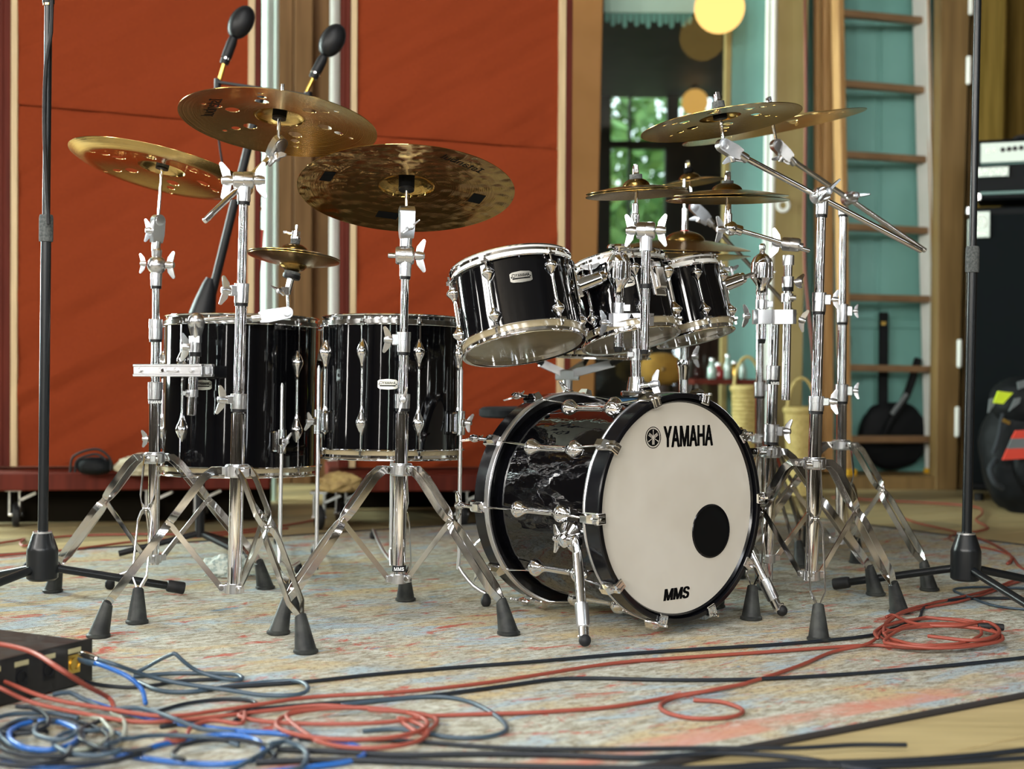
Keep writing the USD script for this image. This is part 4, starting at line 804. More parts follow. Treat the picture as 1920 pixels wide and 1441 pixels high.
# ---- stand with the block that holds the small tom and the flat cymbal pair
s6 = Stand('tom_stand', 'chrome tripod stand with a two-hole block between the bass drum and the boom stands', (.748, 4.05), -107, .350, (1453, 600), zh=.43, zc=.12, rt=.0170)
s6.tube(820, 1090, .0170).tube(712, 820, .0150).tube(600, 712, .0135)
s6.collar(795, 828, .0215, RIGHT + V(0, -.3, 0), ws=1.25).collar(685, 712, .0190, None, band='M', ring=True)
fr = nrm(V(EYE[0] - s6.at(720)[0], EYE[1] - s6.at(720)[1], 0)); s6.t.part('lettering', T2('MMS', .008, s6.at(718) + fr * .0195 + np.cross(V(0, 0, 1), fr) * .006, np.cross(V(0, 0, 1), fr), V(0, 0, 1), fr, .9, .0006), 'white_print')
def holder_block(t, a, b, h, dpt, wings):
    """a cast block with a tube through either end; a and b are the two tubes' centres"""
    d = nrm(b - a); sd = np.cross(V(0, 0, 1), d); L = np.linalg.norm(b - a) / 2; c = (a + b) / 2; pts = []
    for x, w in ((-L - .024, .55), (-L - .012, 1), (-L * .35, 1), (0, .78), (L * .35, 1), (L + .012, 1), (L + .024, .55)):
        pts.append((x, w))
    m = M(hull([c + d * x + sd * q * dpt * w + V(0, 0, z * h) for x, w in pts[:3] for q in (-1, 1) for z in (-1, 1)] + [c + sd * q * dpt * .75 + V(0, 0, z * h) for q in (-1, 1) for z in (-1, 1)]), hull([c + d * x + sd * q * dpt * w + V(0, 0, z * h) for x, w in pts[4:] for q in (-1, 1) for z in (-1, 1)] + [c + sd * q * dpt * .75 + V(0, 0, z * h) for q in (-1, 1) for z in (-1, 1)]))
    p = t.part('holder_block', m, 'satin_metal')
    for o, ax, up in wings: t.part('wing_nut', wing(o, ax, up, 1.15), 'cast_metal', parent=p)
def ball_holder(t, px, py_ball, py_b, D, target, rb=.0325, cap=True):
    """an upright tube with a ball housing on top, from which a hexagonal rod runs to a tom's socket"""
    c = P(px, py_ball, D); b = P(px - 1, py_b, D); p = t.part('holder_tube', cyl(b, c - V(0, 0, .02), .0135, n=26, ch=.002), 'chrome')
    t.part('tube_tip', lathe([(0, -.012), (.009, -.012), (.0125, 0), (0, 0)], b, n=20), 'rubber', parent=p)
    t.part('memory_clamp', M(lathe([(.013, -.013), (.019, -.013), (.019, .013), (.013, .013)], c * .45 + b * .55 + V(0, 0, .012), n=24), box(c * .45 + b * .55 + V(.022, -.008, .012), (.008, .007, .009))), 'cast_metal', parent=p)
    t.part('ball_housing', M(lathe([(.0135, -.072), (.0165, -.070), (.0165, -.045), (rb * .9, -.026), (rb, -.022), (rb, .020), (rb * .96, .024), (rb * .75, .038), (rb * .45, .046), (.0085, .050), (.0070, .056), *([(.030, .056), (.0315, .060), (.028, .066), (0, .068)] if cap else [(.009, .060), (.0095, .072), (.006, .078), (0, .079)])], c, n=36)), 'chrome', parent=p)
    hx = nrm(target - c); t.part('hex_rod', cyl(c + hx * rb * .6, target, .0072, n=6), 'chrome', parent=p); return c
def socket(tom, key, cpt, ang=None):
    """the receiver on the tom's shell: base plate and slotted barrel aimed at the holder"""
    t, fr_, C, L = TOMS[key]; A, B, n, Rs = fr_; w = cpt - C; out = nrm(w - n * np.dot(w, n)); root = C + out * Rs + n * max(-.03, min(.03, np.dot(w, n) * .5)); d = nrm(cpt - root); sd = np.cross(n, out)
    p = t.part('socket_plate', M(box(root + out * .003, (.004, .022, .048), np.array([out, sd, n]), .003), box(root + out * .012 + n * .0, (.008, .016, .030), np.array([out, sd, n]), .004)), 'chrome')
    tip = root + d * .075; t.part('socket_barrel', M(cyl(root + d * .008, tip, .0205, .0185, n=26, ch=.003), lathe([(.012, 0), (.016, .002), (.015, .012), (.010, .014)], tip - d * .001, d, 20)), 'chrome', parent=p)
    t.part('wing_screw', M(wing(root + d * .052 + n * .036, n, d, .9), cyl(root + d * .052 + n * .018, root + d * .052 + n * .034, .004, n=10)), 'cast_metal', parent=p); return tip
# holder on the bass drum
hd_ = Thing('tom_holder', 'chrome tube holder rising from the top of the bass drum', 'tom holder', o=P(1192, 738, 3.66))
top = P(1190, 600, 3.66); bot = P(1193, 730, 3.66)
hd_.part('post', cyl(bot, top, .0135, n=28, ch=.001), 'chrome')
hd_.part('mount_bracket', M(lathe([(.0135, 0), (.020, .0), (.026, -.040), (.030, -.052), (.0135, -.052)], P(1193, 706, 3.66), n=30), box(P(1197, 738, 3.66), (.045, .030, .008), ch=.004), cyl(P(1205, 725, 3.63), P(1222, 722, 3.60), .010, n=16, ch=.002)), 'chrome'); hd_.part('wing_screw', wing(P(1228, 720, 3.59), V(1, -.5, .2), V(.5, 0, 1), 1.3), 'cast_metal')
hd_.part('memory_clamp', M(lathe([(.013, -.018), (.0185, -.018), (.0185, .012), (.013, .012)], P(1191, 662, 3.66), n=24), box(P(1182, 664, 3.64), (.009, .008, .007))), 'cast_metal')
pa, pb = P(1158, 600, 3.63), P(1210, 600, 3.58)
holder_block(hd_, pa, P(1208, 600, 3.63), .0175, .021, [(P(1133, 605, 3.62), V(-1, -.3, 0), V(0, 0, 1)), (P(1236, 596, 3.66), V(1, .3, 0), V(.2, 0, 1))])
tgt = P(1112, 520, 3.62); tip1 = socket(None, 1, P(1160, 506, 3.63)); c1 = ball_holder(hd_, 1160, 506, 651, 3.63, tip1)
tip2 = socket(None, 2, P(1208, 516, 3.70)); c2 = ball_holder(hd_, 1209, 514, 640, 3.69, tip2)
hd_.part('cymbal_tube', cyl(P(1208, 656, 3.58), P(1211, 470, 3.58), .0125, n=26, ch=.001), 'chrome'); hd_.part('tube_tip', lathe([(0, -.010), (.009, -.010), (.012, 0), (0, 0)], P(1208, 656, 3.58), n=20), 'rubber')
hd_.part('collar', lathe([(.012, 0), (.0165, 0), (.0165, .05), (.012, .052)], P(1211, 470, 3.58), n=24), 'satin_metal'); hd_.part('nylon_ring', lathe([(.012, -.012), (.0165, -.012), (.0165, 0), (.012, 0)], P(1211, 532, 3.58), n=24), 'black_plastic')
c = P(1211, 432, 3.58); boom_clamp(hd_, c, V(0, 0, 1), V(1, -.15, 0), [(1, V(0, 0, 1)), (-1, V(0, 0, 1))], .022, .024, ws=1.45)
hd_.part('upright_sleeve', M(lathe([(.005, 0), (.0115, .0), (.0115, .022), (.0085, .024), (.0085, .050), (.005, .052)], P(1191, 418, 3.60), n=20), cyl(P(1191, 424, 3.60), c, .009, n=14)), 'chrome'); mount(hd_, P(1191, 400, 3.60), 7, below=False, felt_h=.014, up_len=.045)
# second holder: ball for the small tom, arm for the flat cymbal pair
pa, pb = P(1427, 594, 4.02), P(1476, 594, 4.02); holder_block(s6.t, pa, pb, .0205, .023, [(P(1400, 592, 4.0), V(-1, -.3, 0), V(.3, 0, 1)), (P(1504, 600, 4.0), V(1, -.3, -.3), V(.6, 0, -1))])
tip3 = socket(None, 3, P(1429, 507, 4.02)); ball_holder(s6.t, 1429, 507, 636, 4.02, tip3, .0325, False)
s6.t.part('cymbal_tube', cyl(P(1473, 750, 4.02), P(1478, 480, 4.02), .0125, n=26, ch=.001), 'chrome')
s6.t.part('collar', lathe([(.012, 0), (.0175, 0), (.0175, .03), (.012, .031)], P(1477, 538, 4.02), n=24), 'cast_metal'); s6.t.part('nylon_ring', lathe([(.012, -.012), (.0165, -.012), (.0165, 0), (.012, 0)], P(1477, 538, 4.02), n=24), 'black_plastic'); s6.t.part('wing_nut', wing(P(1497, 528, 3.98), V(1, -.5, .2), V(.8, 0, .4), 1.25), 'cast_metal')
s6.t.part('collar', lathe([(.012, 0), (.017, 0), (.017, .028), (.012, .030)], P(1478, 497, 4.02), n=24), 'satin_metal'); s6.t.part('memory_clamp', M(lathe([(.0125, -.012), (.018, -.012), (.018, .012), (.0125, .012)], P(1476, 558, 4.02), n=24), cyl(P(1480, 558, 3.99), P(1492, 558, 3.99), .007, n=12)), 'cast_metal')
c = P(1483, 458, 3.98); boom_clamp(s6.t, c, V(1, 0, -.3), V(.9, -.3, -.1), [(-1, V(.1, 0, 1)), ], .020, .026, ws=1.5)
b0, b1 = P(1388, 432, 3.95), P(1518, 470, 4.0); s6.t.part('arm', cyl(b0, b1, .0068, n=18, ch=.002), 'chrome')
c = P(1370, 428, 3.95); s6.t.part('ball_joint', M(ball(c, .021, 14), cyl(P(1374, 428, 3.95), P(1392, 433, 3.95), .0145, n=20, ch=.003)), 'chrome'); s6.t.part('wing_nut', wing(P(1351, 430, 3.93), V(-1, -.3, 0), V(.2, 0, 1), 1.3), 'cast_metal')
s6.t.part('upright_sleeve', lathe([(.005, 0), (.012, .0), (.012, .036), (.009, .038), (.009, .062), (.005, .064)], P(1365, 424, 3.95), n=20), 'chrome'); mount(s6.t, P(1364, 400, 3.95), 9, below=False, up_len=.045)
# ---- hi-hat stand and the rear splash stand
s7 = Stand('hi_hat_stand', 'chrome hi-hat stand behind the rack toms, its rod through the red clutch', (.545, 4.42), -40, .30, (1284, 480), zh=.40, zc=.15, rt=.0150)
s7.tube(690, 1000, .0150).tube(480, 700, .0095); s7.t.part('collar', M(lathe([(.009, 0), (.021, 0), (.023, .012), (.021, .022), (.012, .024), (.012, .06), (.009, .06)], s7.at(688), n=24), lathe([(.015, -.04), (.020, 0), (.009, 0)], s7.at(688), n=24)), 'chrome'); s7.t.part('wing_nut', wing(s7.at(668) + V(.035, -.01, 0), V(1, -.3, 0), V(0, 0, 1), 1.2), 'cast_metal')
s7.t.part('pull_rod', cyl(s7.at(480), P(1283, 336, 4.42), .0048, n=12), 'chrome'); s7.t.part('clutch', lathe([(.004, 0), (.010, 0), (.010, .07), (.004, .07)], P(1284, 432, 4.42), n=18), 'chrome')
pm('clutch_red', (.45, .03, .02), .4); s7.t.part('clutch_ring', lathe([(.004, 0), (.0135, 0), (.0135, .014), (.004, .014)], P(1284, 440, 4.42), n=18), 'clutch_red', label='red clutch ring'); s7.t.part('felt', lathe([(.004, 0), (.0135, 0), (.0135, .016), (.004, .016)], P(1284, 450, 4.42), n=18), 'felt_black'); s7.t.part('lock_nut', lathe([(.004, 0), (.011, 0), (.011, .016), (.004, .016)], P(1284, 460, 4.42), n=18), 'clutch_red', label='red lock nut')
s8 = Stand('cymbal_stand', 'chrome boom stand farthest back on the right, holding the small tilted splash', (.90, 5.02), -75, .33, (1425, 520), zh=.42, zc=.12, rt=.0172)
s8.tube(745, 960, .0172).tube(525, 745, .0140); s8.collar(716, 742, .0200, RIGHT, ws=1.0)
b0, b1 = P(1330, 415, 4.86), P(1492, 590, 5.1); c = P(1426, 520, 5.0); boom_clamp(s8.t, c, b1 - b0, V(.2, -.95, .1), [(1, V(1, 0, .4))], .019, .024)
s8.t.part('boom', cyl(b0, b1, .0075, n=18, ch=.002), 'chrome_worn'); tilter(s8.t, P(1328, 413, 4.86), P(1302, 388, 4.85), V(.1, -1, 0), CY[14][2], wn=V(-.3, 0, -1)); mount(s8.t, P(1300, 382, 4.85), 14, up_len=.03, felt=('felt_black', 'felt_black'))
# ---- arm clamped to the far left stand, for the splash stack
ca = Thing('clamp_arm', 'cast clamp and arm fixed to the far left stand, carrying the splash stack', 'cymbal arm', o=s1.at(693))
q1, q2 = s1.at(692), P(368, 692, 3.90); d = nrm(q2 - q1); sd = np.cross(V(0, 0, 1), d); cc = (P(263, 692, 3.99) + P(389, 696, 3.88)) / 2; Lh = np.linalg.norm(P(263, 692, 3.99) - P(389, 696, 3.88)) / 2
for g in (-1, 1):
    jw = M(box(cc + sd * g * .0235, (Lh, .0045, .0165), np.array([d, sd, V(0, 0, 1)]), .002), box(cc + sd * g * .0235 + V(0, 0, .014), (Lh, .0075, .004), np.array([d, sd, V(0, 0, 1)]), .002), box(cc + sd * g * .0235 - V(0, 0, .014), (Lh, .0075, .004), np.array([d, sd, V(0, 0, 1)]), .002))
    for x in (-.9, -.30, .30, .80): jw.add(box(cc + d * Lh * x + sd * g * .016, (.008, .006, .011), np.array([d, sd, V(0, 0, 1)]), .002))
    if g < 0:
        for x in (-.78, -.15, .28, .72): jw.add(cyl(cc + d * Lh * x + sd * g * .028, cc + d * Lh * x + sd * g * .034, .007, n=14, ch=.002))
    ca.part('clamp_jaw', jw, 'satin_metal')
ca.part('bolt', cyl(cc - sd * .05 + d * .002, cc + sd * .05 + d * .002, .0050, n=12), 'chrome')
ca.part('tube', cyl(P(359, 778, 3.90), P(366, 655, 3.90), .0135, n=26, ch=.001), 'chrome'); ca.part('collar', M(lathe([(.0125, 0), (.0165, 0), (.0165, .028), (.0125, .03)], P(366, 660, 3.90), n=24), box(P(366, 636, 3.90), (.016, .014, .010))), 'cast_metal'); ca.part('nylon_ring', lathe([(.012, -.012), (.0165, -.012), (.0165, 0), (.012, 0)], P(366, 660, 3.90), n=24), 'black_plastic'); ca.part('wing_nut', wing(P(349, 650, 3.86), V(-1, -.4, 0), V(.25, 0, 1), 1.35), 'cast_metal')
ca.part('memory_clamp', M(lathe([(.013, -.010), (.0175, -.010), (.0175, .010), (.013, .010)], P(360, 737, 3.90), n=24), cyl(P(352, 737, 3.88), P(345, 737, 3.86), .006, n=12)), 'cast_metal')
c = P(368, 602, 3.90); ca.part('ball_joint', M(ball(c, .0245, 16), hull(np.vstack([disc_pts(c, V(1, -.6, 0), .020, .03, 18), disc_pts(P(368, 632, 3.90), V(0, 0, 1), .0135, .01, 16)]))), 'cast_metal')
b0, b1 = P(378, 599, 3.90), P(492, 592, 3.95); ca.part('arm', cyl(b0, b1, .0062, n=18), 'chrome'); tilter(ca, P(486, 595, 3.95), P(538, 586, 3.97), V(.1, -1, 0), CY[4][2], gear=.0165, w=.010)
ca.part('cymbal_rod', cyl(P(541, 582, 3.97), P(539, 545, 3.97), .0045, n=12), 'chrome'); C_, n_, Mq_, R_ = CY[5]; tb = P(539, 551, 3.97); tt = Mq_ - n_ * .004
ca.part('cup_tube', M(cyl(tb, tt - nrm(tt - tb) * .016, .0105, n=22), box(tb + V(-.004, -.008, .008), (.012, .008, .012))), 'chrome'); ca.part('wing_nut', wing(tb + V(-.020, -.018, .008), V(-.6, -1, 0), V(-1, 0, .5), 1.0), 'cast_metal')
ca.part('cup_seat', M(lathe([(.005, 0), (.0235, 0), (.0255, .004), (.0255, .012), (.005, .013)], tt - nrm(tt - tb) * .016, nrm(tt - tb), 28)), 'black_plastic'); ca.part('felt', lathe([(.005, 0), (.0235, 0), (.0235, .010), (.005, .010)], tt - nrm(tt - tb) * .006, nrm(tt - tb), 28), 'felt_grey')
C4, n4, M4, R4 = CY[4]; ca.part('upper_felt', lathe([(.004, 0), (.0135, 0), (.0135, .014), (.004, .014)], M4, n4, 20), 'felt_grey'); ca.part('clutch', M(lathe([(.004, .014), (.0145, .014), (.0145, .020), (.0125, .022), (.0125, .036), (.004, .037)], M4, n4, 20), cyl(M4, M4 + n4 * .055, .0042, n=12)), 'chrome'); ca.part('key_screw', M(cyl(M4 + n4 * .030 - _r * .010, M4 + n4 * .033 - _r * .030, .0035, n=10), box(M4 + n4 * .034 - _r * .032, (.006, .002, .004))), 'chrome')
# ================================================================ microphone stands
def mic_stand(label, C, top, z_clutch, az, tip_r, r_low=.0142, r_up=.0108):
    O = V(C[0], C[1], 0); T = P(*top, C[1]); s = Thing('microphone_stand', label, 'microphone stand', o=O); at = lambda z: O + (T - O) * z / T[2]
    s.part('lower_tube', cyl(at(.20), at(z_clutch), r_low, n=26), 'black_paint'); s.part('upper_tube', cyl(at(z_clutch), at(2.2), r_up, n=24), 'black_paint')
    s.part('clutch', lathe([(.010, -.045), (.0185, -.045), (.0195, -.040), (.0195, .022), (.0175, .030), (.010, .030)], at(z_clutch), T - O, 28), 'felt_grey')
    s.part('base_body', lathe([(0, .066), (.036, .066), (.043, .072), (.043, .150), (.040, .160), (.027, .198), (.016, .202), (0, .202)], O, n=40), 'black_paint'); s.part('ring', lathe([(.0145, .198), (.026, .198), (.026, .2035), (.0145, .2035)], O, n=30), 'satin_metal')
    for a in az:
        a = math.radians(a); e = V(math.cos(a), math.sin(a), 0); p0, p1 = O + e * .035 + V(0, 0, .098), O + e * tip_r + V(0, 0, .022)
        l = s.part('leg', cyl(p0, p1, .0115, n=20), 'black_paint'); d = nrm(p1 - p0); s.part('end_cap', lathe([(.0115, -.052), (.0155, -.050), (.0175, -.044), (.0180, -.004), (.0165, .0), (0, .001)], p1 + d * .004, d, 22), 'rubber', parent=l)
    return s, at
mA, atA = mic_stand('black microphone stand with clamped cable at the left edge of the rug', (-1.32, 3.90), (91, 0), zr(428, 3.9), (22, 150, 235), .39)
mA.part('cable', tube(spline([P(97, -20, 3.88), P(96, 60, 3.88), P(86, 120, 3.88), P(83, 220, 3.88), P(86, 330, 3.88), P(91, 420, 3.87)], .05), .0055, 8), 'rubber'); mA.part('upper_clutch', lathe([(.010, -.012), (.0165, -.012), (.0165, .03), (.010, .03)], atA(zr(4, 3.9)), n=24), 'black_plastic'); mA.part('brass_ring', lathe([(.010, -.018), (.0150, -.018), (.0150, -.012), (.010, -.012)], atA(zr(4, 3.9)), n=24), 'bronze_lathed')
mB, atB = mic_stand('black microphone stand in front of the amplifier on the right', (1.314, 4.00), (1833, 0), zr(476, 4.0), (149, 20, -75), .386)
# overhead pair on a stereo bar
pm('brass', (.72, .45, .10), .25, 1.0)
DM = 4.95
ov = Thing('microphone_boom_stand', 'black leaning pole with a tapered grip behind the left cymbals, carrying two microphones', 'microphone stand', o=G(362, 1042))
pole = [P(376, 640, DM), P(395, 545, DM), P(450, 296, DM), P(492, 166, DM)]
ov.part('pole', cyl(pole[0], pole[3], .0155, n=20), 'black_plastic'); d = nrm(pole[3] - pole[0]); ov.part('grip', lathe([(.016, 0), (.046, .0), (.047, .012), (.040, .06), (.026, .125), (.0175, .15), (.0155, .15)], P(377, 598, DM), d, 30), 'black_plastic')
ov.part('lower_pole', cyl(V(pole[0][0], DM, .06), pole[0], .0165, n=20), 'black_plastic')
for a in (80, 200, 320):
    a = math.radians(a); ov.part('leg', cyl(V(pole[0][0], DM, .075), V(pole[0][0] + .28 * math.cos(a), DM + .28 * math.sin(a), .012), .011, n=16), 'black_plastic')
bl, br_ = P(408, 154, DM), P(578, 179, DM); ov.part('stereo_bar', M(box((bl + br_) / 2, (np.linalg.norm(br_ - bl) / 2, .012, .0045), np.array([nrm(br_ - bl), V(0, 1, 0), np.cross(nrm(br_ - bl), V(0, 1, 0))])), cyl(bl - V(0, 0, .03), bl + V(0, 0, .012), .012, n=16), cyl(br_ - V(0, 0, .02), br_ + V(0, 0, .012), .014, n=16)), 'black_plastic')
ov.part('cable', tube(spline([bl - V(0, .0, .02), P(410, 180, DM), P(408, 240, DM + .05), P(420, 330, DM + .06)], .04), .004, 8), 'rubber')
for lab, s0, s1_, b1, hc_ in (('black ribbon microphone with a brass stem, left of the overhead pair', (412, 150), (421, 117), (439, 68), (452, 42)), ('black ribbon microphone with a brass stem, right of the overhead pair', (574, 174), (588, 144), (609, 103), (623, 76))):
    a, b_, c, h = P(*s0, DM), P(*s1_, DM), P(*b1, DM), P(*hc_, DM); t = Thing('ribbon_microphone', lab, 'microphone', o=a); d = nrm(c - b_); L = np.linalg.norm(c - b_)
    t.part('stem', cyl(a, b_, .0075, n=18), 'brass', label='brass stem'); t.part('body', lathe([(0, 0), (.015, .0), (.0165, .006), (.0165, .02), (.0185, .024), (.0185, L * .8), (.015, L), (0, L)], b_ - d * .006, d, 28), 'black_plastic'); t.part('ring', lathe([(.0165, .018), (.0195, .018), (.0195, .023), (.0165, .023)], b_ - d * .006, d, 28), 'chrome')
    hd2 = nrm(h - c + V(.012, 0, .02)); v, f = ball(V(0, 0, 0), 1.0, 16); A2, B2, C2 = frame_of(hd2, V(0, -1, 0)); v = h + (v[:, :1] * A2) * .041 + (v[:, 1:2] * B2) * .032 + (v[:, 2:] * C2) * .061
    hp = t.part('head', (v, f), 'black_plastic', smooth=True); t.part('head_band', M(tube([h + A2 * .0415 * math.cos(q) + C2 * .0615 * math.sin(q) for q in np.linspace(0, 2 * math.pi, 40, endpoint=False)], .0025, 8, closed=True)), 'black_plastic', parent=hp)
    for g in (-.014, .014): t.part('head_rib', tube([h + A2 * g - B2 * .034 * math.cos(q) * 1.0 + C2 * .056 * math.sin(q) for q in np.linspace(-1.2, 1.2, 14)], .0012, 6), 'brass', parent=hp)
# beaded cord and red strap hanging by the panels
cd = Thing('beaded_cord', 'black cord with orange beads hanging between the red panels', 'cord', o=P(486, 600, 6.15)); pts = spline([P(487, 285, 6.15), P(485, 400, 6.15), P(478, 500, 6.15), P(476, 600, 6.15)], .02); cd.part('strand', tube(pts, .012, 8), 'rubber')
pm('orange_bead', (.50, .22, .08), .5)
for i in range(3, len(pts) - 2, 3): cd.part('bead', ball(pts[i] + V(.004, -.008, 0), .013, 8), 'orange_bead', smooth=True)
pm('red_strap', (.42, .05, .03), .7); solo('red_strap', 'thin red strap hanging beside the beaded cord', 'strap', tube(spline([P(492, 430, 6.12), P(487, 500, 6.12), P(480, 560, 6.12), P(473, 620, 6.12)], .03), .008, 8), 'red_strap', smooth=True)

# ================================================================ ladder, amplifier and the back corner
pm('ladder_wood', (.46, .25, .09), .5, color2=(.56, .33, .13), nscale=5, stretch=(8, 8, .6)); pm('rung_wood', (.20, .115, .055), .55, color2=(.27, .16, .08), nscale=5); pm('yellow_rubber', (.75, .42, .02), .5)
DL = 7.97; dl = nrm(V(.93, .36, 0)); dn = V(-dl[1], dl[0], 0); lad = Thing('ladder', 'tall wooden ladder leaning against the teal door', 'ladder', o=V(X(1670, DL), DL, .07))
def lp(px, py, dd=0.0): return P(px, py, DL + dd)
def rail(p0, p1, w, dpt, mat, name='rail'):
    d = nrm(p1 - p0); s_ = nrm(dl - d * np.dot(dl, d)); return lad.part(name, box((p0 + p1) / 2, (w / 2, dpt / 2, np.linalg.norm(p1 - p0) / 2), np.array([s_, np.cross(d, s_), d]), .004), mat)
top_ext = lambda a, b_: a + (a - b_) * .12
for (x0, x1, dd, w, dpt, mt) in ((1570, 1586, 0, .042, .075, 'ladder_wood'), (1727, 1751, .17, .030, .13, 'white_paint'), (1551, 1552, .12, .058, .04, 'ladder_wood'), (1532, 1536, .16, .030, .04, 'ladder_wood')):
    nm = 'rail' if dpt > .05 else 'rear_rail'; q = rail(top_ext(lp(x0, 0, dd), lp(x1, 884, dd)), lp(x1, 884, dd), w, dpt, mt, nm)
    if nm == 'rail':
        f0 = lp(x1, 887, dd); lad.part('rubber_foot', box(f0 + V(0, -.01, .008), (.035, .06, .02), np.array([dl, dn, V(0, 0, 1)]), .006), 'yellow_rubber', parent=q)
        if x0 > 1700: lad.part('edge_strip', cyl(top_ext(lp(x0 + 11, 0, dd - .05), lp(x1 + 9, 884, dd - .05)), lp(x1 + 9, 884, dd - .05), .014, n=8), 'ladder_wood', parent=q)
for ya, yb in ((-110, -90), (25, 40), (157, 170), (290, 300), (425, 433), (557, 561), (689, 692), (823, 823)):
    t_ = ya / 884; a = lp(1570 + 16 * t_, ya, 0); b_ = lp(1729 + 24 * t_, yb, .17); d = nrm(b_ - a); lad.part('rung', box((a + b_) / 2, (np.linalg.norm(b_ - a) / 2, .030, .020), np.array([d, nrm(np.cross(V(0, 0, 1), d)), np.cross(d, nrm(np.cross(V(0, 0, 1), d)))]), .006), 'rung_wood')
pm('cord_red', (.24, .07, .05), .6); solo('hanging_cable', 'dull red cable hanging down beside the tan column', 'cable', tube(spline([P(1509, -20, 7.75), P(1511, 200, 7.75), P(1508, 460, 7.75), P(1514, 560, 7.75), P(1524, 660, 7.75), P(1528, 760, 7.75), P(1534, 900, 7.75)], .06), .0085, 8), 'cord_red', smooth=True)
wp = Thing('wall_plate', 'round pale plate on the tan column', 'plate', o=P(1468, 385, DW - .045)); c = P(1468, 385, DW - .036); wp.part('ring', lathe([(.020, 0), (.040, 0), (.042, .006), (.038, .012), (.022, .012), (.020, .006), (.020, 0)], c, V(0, -1, 0), 32), 'white_paint'); wp.part('disc', lathe([(0, .006), (.021, .006), (.021, 0)], c, V(0, -1, 0), 28), 'tan_paint')
pm('tolex', (.005, .006, .007), .6, specular_ior_level=.12, bump=.4, bscale=240, bdist=.001); pm('grille_cloth', (.008, .010, .011), .85, specular_ior_level=.0, bump=.5, bscale=300, bdist=.001); pm('amp_silver', (.36, .42, .38), .4, .5, bump=.2, bscale=200, bdist=.001)
DA = 7.2; au = nrm(V(.93, -.36, 0)); an_ = V(-.36, -.93, 0); AX = np.array([au, -an_, V(0, 0, 1)])
def apt(px, py, off=0.0):     # a point of the amplifier's front plane
    a0 = P(1812, 690, DA); d = ray(px, py); t_ = np.dot(a0 + an_ * off - EYE, an_) / np.dot(d, an_); return EYE + d * t_
cab = Thing('speaker_cabinet', 'tall black bass speaker cabinet under the amplifier head', 'speaker', o=V(apt(1812, 690)[0] + .3, DA, ZF)); ztop = apt(1812, 386)[2]; W = .64; c0 = V(*apt(1812, 690)[:2], 0) + au * W / 2
cab.part('body', box(c0 - an_ * .21 + V(0, 0, ztop / 2 + .02), (W / 2, .21, ztop / 2 - .03), AX, .012), 'tolex'); cab.part('grille', box(c0 + an_ * .004 + V(0, 0, ztop / 2 + .02), (W / 2 - .035, .008, ztop / 2 - .07), AX, .003), 'grille_cloth')
for x, z in ((-1, 1), (1, 1), (-1, -1), (1, -1)): cab.part('corner_cap', box(c0 + au * x * (W / 2 - .012) + an_ * -.01 + V(0, 0, ztop / 2 + .02 + z * (ztop / 2 - .045)), (.020, .018, .022), AX, .006), 'satin_metal')
for x in (-1, 1): cab.part('piping', cyl(c0 + au * x * (W / 2 - .006) + an_ * .004 + V(0, 0, .09), c0 + au * x * (W / 2 - .006) + an_ * .004 + V(0, 0, ztop - .07), .006, n=8), 'amp_silver')
for x in (-.8, .8): cab.part('foot', cyl(c0 + au * x * W / 2 - an_ * .1 + V(0, 0, ZF), c0 + au * x * W / 2 - an_ * .1 + V(0, 0, .03), .025, n=14), 'rubber')
pl = apt(1838, 421, .018); p = cab.part('emblem_plate', box(pl, (.048, .004, .068), AX, .003), 'amp_silver'); cab.part('emblem', M(tube([pl + an_ * .005 + au * .026 * math.cos(q) + V(0, 0, .012 + .032 * math.sin(q)) for q in np.linspace(-1.0, 4.6, 26)], .0045, 6), tube([pl + an_ * .005 + au * (.008 * math.cos(q) + .004) + V(0, 0, .010 + .012 * math.sin(q)) for q in np.linspace(0, 5.4, 16)], .003, 6), box(pl + an_ * .005 - V(0, 0, .045), (.034, .002, .004), AX)), 'white_paint', parent=p)
head = Thing('amplifier_head', 'black amplifier head with a silver knob panel on top of the bass cabinet', 'amplifier', o=V(c0[0], c0[1], ztop)); zh0, zh1 = ztop + .006, apt(1822, 262)[2]; hh = (zh1 - zh0) / 2; hc2 = c0 + au * .015 - an_ * .17 + V(0, 0, (zh0 + zh1) / 2 + .01)
head.part('body', box(hc2, (W / 2 - .02, .16, hh - .012), AX, .012), 'tolex'); zpt = lambda py: apt(1850, py)[2]
pp = head.part('control_panel', box(V(*(hc2 + an_ * .162)[:2], (zpt(268) + zpt(305)) / 2), (W / 2 - .045, .006, (zpt(268) - zpt(305)) / 2), AX, .002), 'amp_silver')
for px, kd in ((1853, 0), (1864, 0), (1880, 1), (1892, 1), (1903, 1), (1915, 1), (1928, 1), (1942, 1)):
    k0 = apt(px, 283 + (0 if kd else 0) - (px - 1853) * .10); k0 = k0 - an_ * (np.dot(k0 - (hc2 + an_ * .166), an_)); head.part('knob' if kd else 'input_jack', lathe([(0, 0), (.013 if kd else .010, 0), (.011 if kd else .010, .014 if kd else .005), (.004 if not kd else 0, .014 if kd else .005)], k0, an_, 18), 'black_plastic' if kd else 'white_paint', parent=pp)
lp_ = apt(1858, 322); lp_ = lp_ - an_ * np.dot(lp_ - (hc2 + an_ * .166), an_); p = head.part('logo_plate', box(lp_, (.088, .004, .030), AX, .003), 'amp_silver'); head.part('lettering', T2('Ampeg', .034, lp_ + an_ * .0045, au, V(0, 0, 1), an_, 1.0, .002, True, True, .2), 'white_paint', parent=p); head.part('plate_rim', M(*[box(lp_ + V(0, 0, g * .027) + an_ * .004, (.086, .002, .003), AX, .001) for g in (-1, 1)]), 'ink_black', parent=p)
